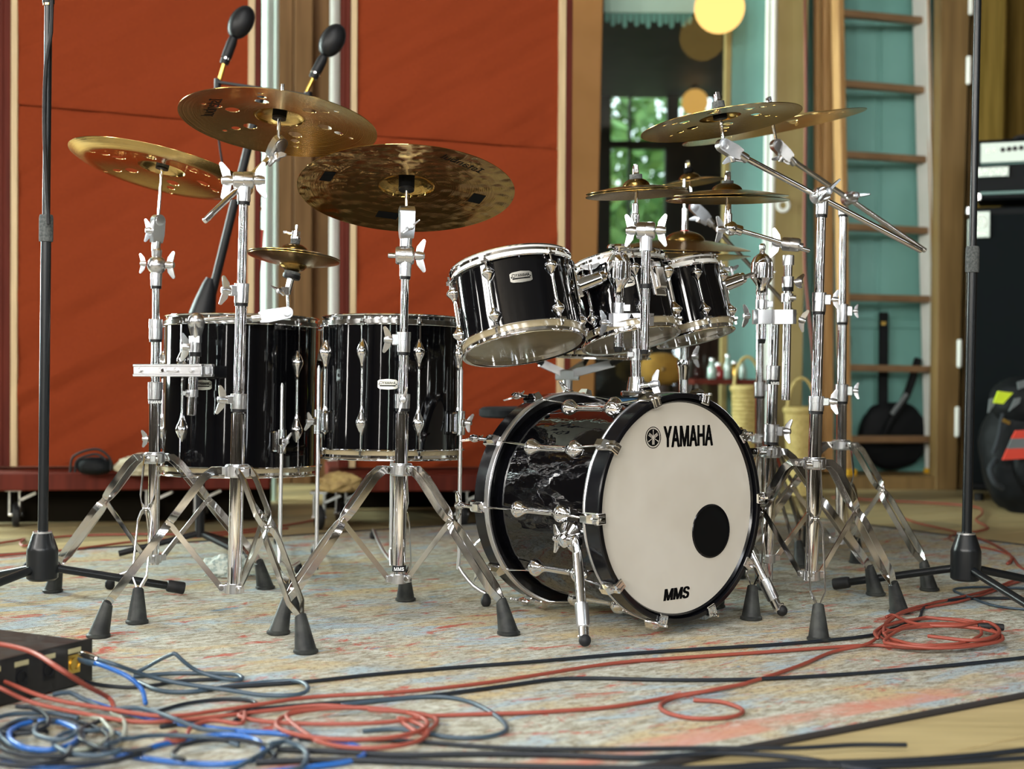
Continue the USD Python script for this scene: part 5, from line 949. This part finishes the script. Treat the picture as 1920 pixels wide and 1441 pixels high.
head.part('trim_bar', box(V(*(hc2 + an_ * .165)[:2], zpt(362)), (W / 2 - .045, .006, .008), AX, .002), 'teal_dark'); head.part('trim_bar', box(V(*(hc2 + an_ * .165)[:2], zpt(308)), (W / 2 - .045, .006, .004), AX, .002), 'teal_dark')
head.part('handle', tube(spline([hc2 - au * .12 + V(0, 0, hh - .012), hc2 - au * .10 + V(0, 0, hh + .018), hc2 + au * .10 + V(0, 0, hh + .018), hc2 + au * .12 + V(0, 0, hh - .012)], .02), .010, 10), 'rubber')
for x in (-1, 1): head.part('corner_cap', box(hc2 + au * x * (W / 2 - .034) + an_ * .152 - V(0, 0, hh - .03), (.016, .014, .020), AX, .005), 'satin_metal')
# rucksack heap in front of the amplifier
pm('nylon_black', (.005, .006, .007), .6, specular_ior_level=.15, bump=.5, bscale=22, bdist=.01); pm('neon_yellow', (.62, .80, .02), .6); pm('safety_red', (.62, .05, .025), .6); pm('reflective_grey', (.13, .15, .155), .5); pm('slate_cloth', (.02, .025, .03), .9)
def blob(c, r, n=22, amp=.12, seed=0, freq=2.2, flat=None):
    v, f = ball(V(0, 0, 0), 1.0, n); d = (meshkit.fbm(v * freq + seed * 7.3, 3, seed) - .5) * 2 * amp; v = v * (1 + d[:, None]); v = np.sign(v) * np.abs(v) ** .85 if flat is None else v; v = v * np.asarray(r) + np.asarray(c); return v, f
DBK = 6.65; bk = Thing('rucksack', 'black rucksack with a neon yellow patch and red striped pocket in front of the amplifier', 'bag', o=P(1925, 690, DBK) * V(1, 1, 0) + V(0, 0, ZF)); bc = P(1935, 815, DBK); bc[2] = .30
bk.part('body', blob(bc + V(.03, .02, .0), V(.265, .18, .335), 26, .12, 3), 'nylon_black', smooth=True); bk.part('top_flap', blob(bc + V(-.01, -.03, .22), V(.20, .15, .13), 20, .1, 5), 'nylon_black', smooth=True); bk.part('pocket', blob(bc + V(.03, -.14, -.07), V(.17, .07, .16), 20, .06, 8), 'nylon_black', smooth=True)
def patch(name, quad, off, mat, sag=.02):
    pts = [P(px, py, DBK - off) for px, py in quad]; bk.part(name, hull(np.vstack([pts, np.array(pts) + V(0, .012, 0)])), mat)
patch('neon_patch', [(1872, 733), (1900, 736), (1881, 757), (1863, 755)], .175, 'neon_yellow'); patch('grey_panel', [(1856, 748), (1862, 745), (1866, 757), (1853, 774)], .165, 'reflective_grey'); patch('grey_panel', [(1903, 747), (1914, 745), (1912, 755), (1892, 771)], .19, 'reflective_grey'); patch('grey_panel', [(1908, 716), (1930, 710), (1930, 722), (1910, 730)], .17, 'reflective_grey')
patch('red_stripe', [(1905, 807), (1945, 805), (1945, 821), (1897, 822)], .235, 'safety_red'); patch('grey_stripe', [(1897, 822), (1945, 821), (1945, 839), (1889, 841)], .238, 'reflective_grey'); patch('red_stripe', [(1889, 841), (1945, 839), (1945, 858), (1880, 862)], .240, 'safety_red')
bk.part('buckle', box(P(1887, 790, DBK - .22), (.018, .008, .008), np.array([nrm(V(.9, 0, -.4)), V(0, 1, 0), nrm(V(.4, 0, .9))])), 'brass'); bk.part('strap', tube(spline([P(1868, 860, DBK - .12), P(1856, 880, DBK - .15), P(1866, 905, DBK - .16), P(1880, 915, DBK - .13)], .02), .014, 8), 'slate_cloth'); bk.part('strap', tube(spline([P(1880, 775, DBK - .16), P(1872, 820, DBK - .18), P(1862, 850, DBK - .17)], .02), .010, 8), 'slate_cloth')
# woven baskets and percussion clutter in front of the door
pm('wicker', (.42, .32, .10), .6, color2=(.55, .43, .16), nscale=40, bump=.6, bscale=120, bdist=.004); pm('wicker_dark', (.22, .15, .045), .7)
def basket(label, px, y0, y1, rp, D, hnd=True):
    c = P(px, y1, D); c[2] = ZF; z1 = zr(y0, D); r = rp * D / FPX; t = Thing('wicker_basket', label, 'basket', o=c); n = 26; b = M(); zz = np.linspace(.02, z1, n); rr = r * (.86 + .10 * np.linspace(0, 1, n) + .03 * np.sin(np.linspace(0, 9, n)))
    t.part('body', lathe([(0, .004)] + list(zip(rr * .93, zz)) + list(zip(rr[::-1] * .88, zz[::-1])) + [(0, .02)], c, n=32), 'wicker_dark', smooth=True)
    for i, (z, q) in enumerate(zip(zz, rr)): b.add(tube([c + V((q + .004 * (-1) ** (i + j)) * math.cos(a), (q + .004 * (-1) ** (i + j)) * math.sin(a), z) for j, a in enumerate(np.linspace(0, 2 * math.pi, 40, endpoint=False))], .0125, 6, closed=True))
    t.part('weave', b, 'wicker', smooth=True, kind='stuff'); t.part('rim', tube([c + V(rr[-1] * 1.08 * math.cos(a), rr[-1] * 1.08 * math.sin(a), z1) for a in np.linspace(0, 2 * math.pi, 36, endpoint=False)], .020, 8, closed=True), 'wicker', smooth=True)
    if hnd: t.part('handle', tube([c + V(rr[-1] * math.cos(a), 0, z1 + .17 * math.sin(a)) for a in np.linspace(0, math.pi, 18)], .009, 8), 'wicker', smooth=True)
basket('tall yellow woven basket just right of the bass drum', 1400, 722, 880, 25, 7.5); basket('tall yellow woven basket between the boom stands and the ladder', 1502, 762, 880, 27, 7.4)
pm('glass_green', (.30, .42, .36), .08, ior=1.5, coat_weight=1.0); pm('red_glaze', (.35, .03, .03), .15, coat_weight=1.0); pm('ochre_cloth', (.22, .115, .012), .9, color2=(.30, .165, .02), nscale=8); pm('blue_plastic', (.05, .20, .42), .4)
tb = Thing('side_table', 'low dark red table crowded with jars behind the bass drum', 'table', o=V(X(1360, 7.7), 7.7, ZF)); zt = zr(708, 7.7); tb.part('table_top', box((X(1362, 7.7), 7.72, zt - .015), (.20, .16, .014)), 'gobo_frame')
for x in (-.17, .17):
    for y in (-.13, .13): tb.part('leg', cyl((X(1362, 7.7) + x, 7.72 + y, ZF), (X(1362, 7.7) + x, 7.72 + y, zt - .02), .016, n=10), 'dark_wood')
for i, (px, h, r, mt, lb) in enumerate(((1334, .10, .026, 'glass_green', 'small green glass jar leftmost on the low red table'), (1348, .075, .030, 'red_glaze', 'shiny red mug on the low red table'), (1363, .12, .022, 'glass_green', 'slim green glass bottle in the middle of the low red table'), (1378, .085, .028, 'brass', 'round brass pot on the low red table'), (1391, .10, .022, 'glass_green', 'green glass bottle rightmost on the low red table'))):
    c = V(X(px, 7.65), 7.63 + .04 * (i % 2), zt); t = Thing('jar', lb, 'jar', o=c); t.part('body', lathe([(0, 0), (r * .9, 0), (r, .01), (r, h * .6), (r * .55, h * .8), (r * .5, h), (0, h)], c, n=24), mt, smooth=True); t.part('lid', lathe([(0, h), (r * .55, h), (r * .55, h + .014), (0, h + .016)], c, n=20), 'satin_metal')
pf = Thing('floor_cushion', 'ochre round cushion seen under the rack toms through the stands', 'cushion', o=V(X(1240, 7.2), 7.2, ZF)); c = P(1240, 690, 7.2); pf.part('cover', blob(V(c[0], 7.2, zr(690, 7.2)), V(.11, .10, .085), 20, .05, 2), 'ochre_cloth', smooth=True); pf.part('stool_post', cyl(V(c[0], 7.2, ZF), V(c[0], 7.2, zr(712, 7.2)), .05, .04, n=20), 'dark_wood'); pf.part('button', ball(V(c[0], 7.1, zr(690, 7.2)), .012, 8), 'olive_wood')
cs = Thing('instrument_case', 'dark case with a blue strip standing behind the bass drum', 'case', o=V(X(1190, 7.0), 7.0, ZF)); cs.part('body', box((X(1185, 7.0), 7.05, zr(742, 7.0) / 2), (.20, .09, zr(742, 7.0) / 2 - .005), ch=.02), 'tolex'); cs.part('strip', box((X(1200, 7.0), 6.955, zr(752, 7.0)), (.16, .008, .015)), 'blue_plastic'); cs.part('handle', tube(spline([V(X(1175, 7), 7.05, zr(742, 7)), V(X(1178, 7), 7.05, zr(734, 7)), V(X(1194, 7), 7.05, zr(734, 7)), V(X(1197, 7), 7.05, zr(742, 7))], .02), .008, 8), 'rubber')
# black gear bags leaning behind the ladder, inside the door
gb = Thing('gear_bag', 'black padded bag with an upright strap standing behind the ladder', 'bag', o=V(X(1672, 8.2), 8.2, .07)); 
gb.part('body', blob(V(X(1675, 8.21), 8.215, zr(812, 8.2)), V(.20, .05, .20), 22, .08, 4), 'nylon_black', smooth=True); gb.part('strap', box(P(1656, 680, 8.2), (.028, .012, .30), ch=.006), 'nylon_black'); gb.part('strap', tube(spline([P(1722, 672, 8.16), P(1700, 740, 8.14), P(1668, 790, 8.14), P(1655, 820, 8.16)], .03), .024, 8), 'nylon_black'); gb.part('strap_pad', tube([P(1700, 738, 8.115), P(1672, 776, 8.115)], .014, 8), 'reflective_grey'); gb.part('clip', box(P(1656, 606, 8.185), (.014, .008, .010)), 'brass')

# ================================================================ throne, snare, small things on the panels' boards
th = Thing('drum_throne', 'flat black drum stool seat behind the bass drum', 'stool', o=V(.06, 4.75, 0)); zs = zr(764, 4.7); th.part('seat', lathe([(0, -.034), (.165, -.034), (.172, -.028), (.172, -.008), (.160, 0), (0, .002)], V(.06, 4.75, zs), n=48), 'dark_cloth'); th.part('post', cyl(V(.06, 4.75, .05), V(.06, 4.75, zs - .03), .016, n=18), 'chrome')
for a in (30, 150, 270): a = math.radians(a); e = V(math.cos(a), math.sin(a), 0); l = th.part('leg', cyl(V(.06, 4.75, .24), V(.06, 4.75, 0) + e * .24 + V(0, 0, .02), .009, n=12), 'chrome'); th.part('rubber_foot', ball(V(.06, 4.75, .016) + e * .245, .016, 10), 'rubber', parent=l)
SN = P(1122, 640, 4.62); sn = V(SN[0], SN[1], 0)
st, _ = drum('snare_drum', 'snare drum on its basket stand behind the rack toms', V(SN[0], SN[1], zr(628, 4.62)), V(.02, -.03, 1), .182, .15, 8, .3, None, lug_half=.03)
ss = Thing('snare_stand', 'chrome basket stand under the snare drum', 'stand', o=sn); hubz = zr(702, 4.6); hb_ = V(P(1064, 702, 4.6)[0], 4.6, hubz); zb = zr(670, 4.62) - .004
ss.part('post', cyl(V(hb_[0], 4.6, .05), hb_, .0125, n=20), 'chrome'); ss.part('hub', M(box(hb_, (.040, .018, .018), ch=.004), cyl(hb_ - V(0, 0, .05), hb_, .017, n=20)), 'cast_metal')
for ex, ey in ((1152, 4.50), (1012, 4.55), (1095, 4.80)):
    e = V(P(ex, 684, ey)[0], ey, zb - .012); mid_ = hb_ + (e - hb_) * .25; ap = ss.part('basket_arm', bar([hb_, mid_, e], np.cross(V(0, 0, 1), nrm(e - hb_)), .026, .008), 'satin_metal'); ss.part('rubber_grip', cyl(e - nrm(e - hb_) * .01, e + nrm(e - hb_) * .035 + V(0, 0, .012), .011, n=12), 'rubber', parent=ap)
for a in (95, 215, 335): a = math.radians(a); e = V(math.cos(a), math.sin(a), 0); b0_ = V(hb_[0], 4.6, 0); l = ss.part('leg', bar([b0_ + V(0, 0, .30) + e * .015, b0_ + e * .24 + V(0, 0, .03)], np.cross(V(0, 0, 1), e), .018, .006), 'chrome_worn'); ss.part('rubber_foot', lathe([(0, 0), (.017, 0), (.011, .045), (0, .045)], b0_ + e * .25, n=14), 'rubber', parent=l)
pm('rag_cloth', (.46, .42, .30), .95, color2=(.20, .17, .09), nscale=16, ramp=(.5, .7)); pm('rag_grey', (.55, .60, .55), .95, color2=(.33, .40, .38), nscale=70, ramp=(.5, .56)); pm('glove_tan', (.50, .36, .14), .9, color2=(.30, .20, .08), nscale=20)
def crumple(name, label, cat, c, r, mat, seed, amp=.45, fr_=2.8): v, f = blob(V(0, 0, 0), V(1, 1, 1), 30, amp, seed, fr_, flat=1); v = v * np.asarray(r); v[:, 2] = np.maximum(v[:, 2], -r[2] * .55); v = v + np.asarray(c); v[:, 2] += c[2] - v[:, 2].min(); return solo(name, label, cat, (v, f), mat, smooth=True)
BZ = .226
crumple('rag', 'crumpled pale yellow rag on the board under the left red panel', 'rag', V(*P(268, 880, 5.68)[:2], BZ), (.115, .07, .055), 'rag_cloth', 4)
g1 = P(640, 905, 5.70); crumple('work_glove', 'tan work glove drooping off the board under the right red panel', 'glove', V(g1[0], g1[1] - .02, .16), (.085, .05, .05), 'glove_tan', 9)
pq = P(178, 880, 5.66); pk = Thing('cable_pouch', 'small black pouch with a stiff cable loop on the left panel board', 'pouch', o=V(pq[0], pq[1], BZ)); pk.part('body', blob(V(pq[0], pq[1], BZ + .035), V(.075, .05, .036), 18, .1, 6), 'nylon_black', smooth=True)
for s_ in (1.0, .8): pk.part('loop', tube(spline([V(pq[0] - .095 * s_, pq[1] - .02, BZ + .01), V(pq[0] - .08 * s_, pq[1] - .02, BZ + .075 * s_), V(pq[0] + .01, pq[1] - .02, BZ + .105 * s_), V(pq[0] + .065 * s_, pq[1] - .02, BZ + .07 * s_), V(pq[0] + .07 * s_, pq[1] - .02, BZ + .02)], .01), .005, 8), 'rubber')
c = G(428, 1078); crumple('rag', 'crumpled white spotted cloth on the rug between the left stands', 'cloth', c, (.075, .05, .042), 'rag_grey', 12)

# ================================================================ stage box and cables in the foreground
pm('box_black', (.012, .011, .010), .35, color2=(.022, .020, .018), specular_ior_level=.3, nscale=30, rough2=.5); pm('box_print', (.45, .40, .22), .5); pm('gold', (.70, .48, .12), .3, 1.0)
bu = nrm(V(-.45, -.89, 0)); bw = nrm(V(-.83, .5, 0)); bw = nrm(bw - bu * np.dot(bw, bu)); bn = -bw; c0 = V(-.895, 2.93, 0); BL, BD, BH = .46, .30, .090
sb = Thing('stage_box', 'low black metal stage box with sockets at the lower left', 'stage box', o=c0 + bu * BL / 2 + bw * BD / 2); ax3 = np.array([bu, bw, V(0, 0, 1)])
sb.part('body', box(c0 + bu * BL / 2 + bw * BD / 2 + V(0, 0, BH / 2 + .004), (BL / 2 - .004, BD / 2, BH / 2 - .004), ax3, .002), 'box_black'); sb.part('front_panel', box(c0 + bu * BL / 2 - bw * .003 + V(0, 0, BH / 2 + .003), (BL / 2 + .008, .003, BH / 2), ax3, .001), 'box_black')
sb.part('lid_edge', box(c0 + bu * BL / 2 + bw * (BD - .004) + V(0, 0, BH + .003), (BL / 2, .004, .007), ax3, .001), 'box_black')
for i in range(6):
    o = c0 + bu * (.045 + .072 * i) + V(0, 0, .048) - bw * .006; sb.part('socket', M(lathe([(.006, 0), (.0135, 0), (.0135, .004), (.011, .004), (.0105, .001), (.006, .001)], o, bn, 22), box(o + bn * -.0005, (.0165, .001, .0195), ax3, .0005)), 'gold' if i == 0 else 'black_plastic'); sb.part('print', box(o + V(0, 0, .028) + bn * .0008, (.018, .0006, .005), ax3, .0003), 'box_print')
for x in (.03, BL - .03):
    for y in (.03, BD - .03): sb.part('foot', cyl(c0 + bu * x + bw * y, c0 + bu * x + bw * y + V(0, 0, .006), .008, n=12), 'rubber')
pm('cable_red', (.26, .052, .032), .5); pm('cable_blue', (.012, .10, .36), .35, coat_weight=.3); pm('cable_black', (.008, .011, .016), .45, specular_ior_level=.35); pm('cable_slate', (.035, .060, .085), .4); pm('cable_grey', (.22, .24, .19), .4, coat_weight=.3)
def cable(label, pts, r, mat, name='cable', plugs=(), closed=False, lift=0.0, group=None):
    """a cable lying along floor points given in pixels; a third number lifts the point above the rug"""
    w = []
    for q in pts: z = (q[2] if len(q) > 2 else 0) + r + lift; w.append(G(q[0], q[1], z) if True else None)
    path = spline(w, .012, closed)
    if not plugs: return solo(name, label, 'cable', tube(path, r, 9, closed=closed), mat, smooth=True, group=group)
    t = Thing(name, label, 'cable', o=path[0]); t.part('sheath', tube(path, r, 9), mat, smooth=True)
    for e, pm_ in plugs:
        a, d = (path[0], nrm(path[0] - path[3])) if e == 0 else (path[-1], nrm(path[-1] - path[-4])); t.part('plug', M(lathe([(r, -.012), (.0065, -.010), (.0085, .010), (.0090, .016), (.0090, .048), (.0078, .052), (0, .052)], a, d, 20)), pm_)
    return t
def loop(cx, cy, rx, ry, a0, a1, n=14, z0=0.0, z1=0.0, jit=0.0, seed=0):
    g = np.random.default_rng(seed); return [(cx + rx * math.cos(a) * (1 + g.normal() * jit), cy + ry * math.sin(a) * (1 + g.normal() * jit), z0 + (z1 - z0) * i / (n - 1)) for i, a in enumerate(np.linspace(math.radians(a0), math.radians(a1), n))]
CR = .0042
cable('long red cable from the lower left to the coil at the right', [(-40, 1262, .05), (0, 1274, .045), (90, 1308, .03), (200, 1328, .02), (310, 1342, .012), (420, 1330, .010), (500, 1318, .010), (590, 1306, .008), (760, 1296, .008), (900, 1281, .006), (1000, 1266, .006), (1150, 1243), (1300, 1231), (1450, 1221), (1560, 1213), (1640, 1209), (1700, 1214, .004), (1780, 1214, .006), (1850, 1207, .008), (1874, 1196, .01), (1868, 1184, .012)], CR, 'cable_red')
cable('red cable end reaching from the lower left across to the tangle', [(-40, 1272, .06), (0, 1289, .05), (60, 1316, .02), (150, 1336, .012), (250, 1352, .008), (330, 1350, .006), (420, 1341, .006), (520, 1330, .006), (600, 1322, .008), (690, 1328, .008), (760, 1335, .006), (800, 1341), (900, 1338), (1000, 1335), (1150, 1324), (1290, 1300), (1340, 1293), (1410, 1277), (1500, 1247), (1560, 1222), (1630, 1205, .008), (1655, 1178, .01), (1668, 1160, .01), (1710, 1140, .006), (1790, 1121), (1850, 1107), (1900, 1088), (1960, 1068)], CR, 'cable_red')
cable('red cable arching over the black stage box', [(-50, 1204, .112), (0, 1207, .110), (60, 1222, .108), (110, 1252, .100), (160, 1284, .06), (204, 1308, .02), (214, 1326, .012), (222, 1342, .006)], .0048, 'cable_red')
cable('red cable tangled in loops at the lower middle', [(330, 1372), (312, 1378, .004), (318, 1388, .004), (345, 1385, .004), (360, 1362, .008), (400, 1350, .01), (452, 1356, .01)] + loop(620, 1340, 172, 17, 200, 20, 14, .008, .010) + loop(660, 1356, 142, 30, 340, -150, 18, .010, .012) + loop(690, 1372, 112, 30, 160, -60, 16, .008, .008) + [(790, 1374, .006), (818, 1356, .004), (812, 1344, .004), (770, 1335, .012), (690, 1330, .016)], CR, 'cable_red')
cable('red cable ending in a small open loop on the right half of the rug', [(1300, 1312, .000), (1350, 1315), (1388, 1327), (1390, 1337), (1360, 1345), (1300, 1346), (1252, 1336), (1238, 1322), (1262, 1308), (1330, 1294, .010), (1400, 1281, .012)], CR, 'cable_red')
cp_ = cable('coil of red cable with a black plug at the right', loop(1758, 1186, 112, 27, 200, 560, 26, .002, .006, .02, 1) + loop(1766, 1190, 104, 22, 200, 560, 24, .010, .012, .03, 2) + loop(1748, 1184, 92, 25, 200, 560, 24, .014, .016, .03, 3) + loop(1765, 1194, 116, 20, 200, 520, 22, .018, .018, .02, 4) + [(1700, 1176, .022), (1780, 1170, .02), (1842, 1173, .018)], .0040, 'cable_red', plugs=((-1, 'rubber'),))
cable('short stiff red cable end curling up at the left of the coil', [(1662, 1156, .012), (1676, 1153, .012), (1705, 1166, .016), (1745, 1172, .020), (1800, 1172, .024), (1846, 1165, .026), (1872, 1178, .024), (1866, 1192, .022), (1820, 1200, .020), (1740, 1192, .018)], .0046, 'cable_red')
cable('second strand of red cable running from the coil up to the right stand', [(1646, 1196, .014), (1640, 1184, .016), (1660, 1170, .016), (1690, 1150, .008), (1740, 1138), (1800, 1127), (1856, 1110), (1898, 1094), (1960, 1076)], .0038, 'cable_red')
cable('blue cable plugged into the black stage box', [(174, 1241, .056), (200, 1250, .055), (240, 1268, .045), (266, 1292, .02), (273, 1318, .004)], .0048, 'cable_blue', plugs=((0, 'cable_slate'),))
cable('slate cable plugged into the box beside the blue one', [(178, 1234, .064), (215, 1245, .06), (270, 1264, .03), (330, 1279, .012), (420, 1292, .006), (500, 1303, .004), (560, 1301, .004), (578, 1290, .006), (562, 1277, .006), (520, 1277), (440, 1284), (360, 1296), (300, 1294), (260, 1278)], .0046, 'cable_slate', plugs=((0, 'chrome'),))
cable('dark cable rising in a sharp peak beside the stage box', [(252, 1262), (275, 1250, .010), (300, 1236, .03), (322, 1226, .055), (330, 1226, .056), (345, 1240, .04), (372, 1258, .018), (420, 1272, .004), (452, 1274), (448, 1265, .003), (400, 1262), (320, 1262), (250, 1268)], .0044, 'cable_slate')
cable('long black cable across the rug just in front of the drum spurs', [(380, 1291), (480, 1284), (580, 1277), (700, 1264), (850, 1251), (1000, 1240), (1150, 1227), (1300, 1217), (1450, 1208), (1560, 1199), (1640, 1189), (1690, 1172), (1722, 1160), (1732, 1140), (1760, 1127), (1840, 1121), (1930, 1122)], CR, 'cable_black')
cable('black cable running beside the long red one to the right edge', [(300, 1362), (380, 1350), (460, 1332), (560, 1322), (700, 1312), (820, 1302), (950, 1285), (1040, 1273), (1120, 1271), (1250, 1274), (1400, 1273), (1560, 1265), (1700, 1254), (1820, 1243), (1940, 1230)], CR, 'cable_black')
cable('black cable making a wide loop right of the tangle', [(640, 1321), (760, 1308), (830, 1306), (880, 1315), (920, 1334), (948, 1358), (942, 1373), (900, 1382), (840, 1381), (790, 1372), (740, 1366), (680, 1370)], CR, 'cable_slate')
cable('black cable along the bottom edge of the picture, upper of three', [(560, 1384), (700, 1386), (800, 1391), (900, 1399), (1000, 1403), (1130, 1404), (1300, 1402), (1480, 1402), (1600, 1396), (1700, 1396)], CR, 'cable_black')
cable('black cable along the bottom edge of the picture, middle of three', [(520, 1404), (640, 1409), (760, 1415), (900, 1413), (1050, 1415), (1200, 1420), (1340, 1412), (1420, 1414), (1520, 1424), (1600, 1440), (1680, 1452)], .0052, 'cable_black')
cable('black cable along the bottom edge of the picture, lowest of three', [(480, 1428), (620, 1424), (760, 1428), (900, 1434), (1080, 1438), (1300, 1440), (1450, 1432), (1620, 1428), (1780, 1420), (1960, 1402)], .0055, 'cable_black')
cable('black cable in the bottom right corner off the rug', [(1330, 1452), (1480, 1436), (1640, 1436), (1800, 1428), (1960, 1418)], .005, 'cable_black')
cable('black cable looped under the right microphone stand', [(1935, 1143), (1870, 1136), (1826, 1122), (1800, 1112), (1788, 1106), (1800, 1102), (1850, 1100), (1930, 1103)], .0036, 'cable_slate')
cable('blue cable looping along the bottom left', [(-60, 1418), (0, 1430), (100, 1437), (210, 1424), (300, 1396), (380, 1381), (440, 1377), (482, 1388), (494, 1406), (474, 1424), (400, 1432), (300, 1425), (230, 1414), (186, 1402)], .0048, 'cable_blue')
cable('blue cable running through the tangle to the lower middle', [(150, 1308, .012), (185, 1320, .010), (230, 1334, .004), (300, 1350, .002), (380, 1362), (450, 1370), (520, 1374), (590, 1382), (650, 1393, .002), (676, 1402), (682, 1415), (650, 1428), (560, 1440), (460, 1452)], .0048, 'cable_blue')
cable('blue loop in the tangle at the far lower left', loop(82, 1378, 66, 27, -100, 250, 20, .006, .010, .02, 5), .0048, 'cable_blue')
for i, (cx, cy, rx, ry, a0, a1, mt, lb) in enumerate(((78, 1376, 78, 31, 0, 350, 'cable_slate', 'dark cable loop around the blue loop in the lower left tangle'), (96, 1384, 108, 34, -60, 300, 'cable_black', 'black cable loop in the lower left tangle, second from the left edge'), (140, 1372, 66, 34, -80, 120, 'cable_grey', 'grey green cable loop in the lower left tangle'), (190, 1366, 46, 34, -70, 90, 'cable_grey', 'short grey green cable bend right of the lower left tangle'), (120, 1404, 150, 26, 20, 200, 'cable_black', 'black cable curve under the lower left tangle'), (70, 1356, 90, 20, 160, 330, 'cable_slate', 'dark cable curve over the top of the lower left tangle'), (420, 1412, 92, 26, 150, 380, 'cable_black', 'black cable loop inside the blue loop at the bottom'), (530, 1418, 46, 28, -120, 80, 'cable_slate', 'dark cable bend right of the bottom blue loop'), (40, 1400, 96, 34, 0, 300, 'cable_black', 'black cable loop at the left edge under the tangle'), (170, 1392, 70, 24, 30, 330, 'cable_slate', 'slate cable loop right of the blue loop'), (30, 1350, 60, 26, -90, 120, 'cable_black', 'short black cable bend at the left edge above the blue loop'), (240, 1376, 92, 30, 60, 250, 'cable_black', 'black cable curve between the blue loop and the middle'), (320, 1400, 120, 22, 190, 350, 'cable_slate', 'slate cable arch over the bottom blue cable'), (104, 1368, 40, 18, 0, 350, 'cable_slate', 'smallest slate cable loop inside the blue loop'))):
    cable(lb, loop(cx, cy, rx, ry, a0, a1, 16, .004 + .002 * i, .003, .03, 20 + i), .0044, mt)
cable('slate cable slanting over the red ones beside the box', [(100, 1302, .03), (130, 1298, .03), (160, 1312, .016), (200, 1328, .012), (250, 1326, .014), (290, 1334, .016), (340, 1352, .016), (380, 1366, .006), (440, 1372)], .0046, 'cable_slate'); cable('dark cable crossing the bottom blue loop', [(550, 1380, .004), (520, 1396, .006), (480, 1418, .006), (450, 1436, .004), (420, 1452)], .0044, 'cable_slate'); cable('black cable from under the stage box to the slate bundle', [(150, 1274), (180, 1282), (240, 1288), (290, 1284), (340, 1276), (420, 1272)], .004, 'cable_black'); cable('thin black cable ahead of the slate loops', [(292, 1334), (350, 1318), (420, 1310), (470, 1313), (480, 1322), (462, 1340), (440, 1350)], .004, 'cable_black')
cable('cable hanging from the left microphone stand to the rug', [(72, 1000, .12), (66, 1030, .06), (50, 1055, .02), (24, 1078), (-20, 1096)], .0042, 'cable_slate')
cable('red cable on the floor behind the left stands, upper', [(-30, 1022), (30, 1013), (46, 1010), (38, 1018, .003), (52, 1022, .003), (110, 1006), (250, 1001), (380, 1000), (520, 986), (590, 975)], .0045, 'cable_red', lift=-.006); cable('red cable on the rug behind the left stands, lower', [(-30, 1043), (60, 1036), (140, 1029), (260, 1014), (400, 1004), (540, 990)], .0045, 'cable_red')
cable('red cable winding on the floor behind the right stands', [(1560, 932), (1640, 937), (1720, 941), (1800, 946), (1836, 952), (1842, 962), (1830, 974), (1846, 984), (1852, 990), (1830, 996), (1794, 1001), (1780, 1008), (1800, 1018), (1860, 1030), (1895, 1042), (1912, 1062), (1940, 1075)], .0048, 'cable_red', lift=-.004); cable('red cable on the rug behind the right microphone stand', [(1690, 968), (1720, 980), (1790, 996), (1850, 1014), (1890, 1036), (1896, 1052), (1888, 1056), (1900, 1046)], .0045, 'cable_red')
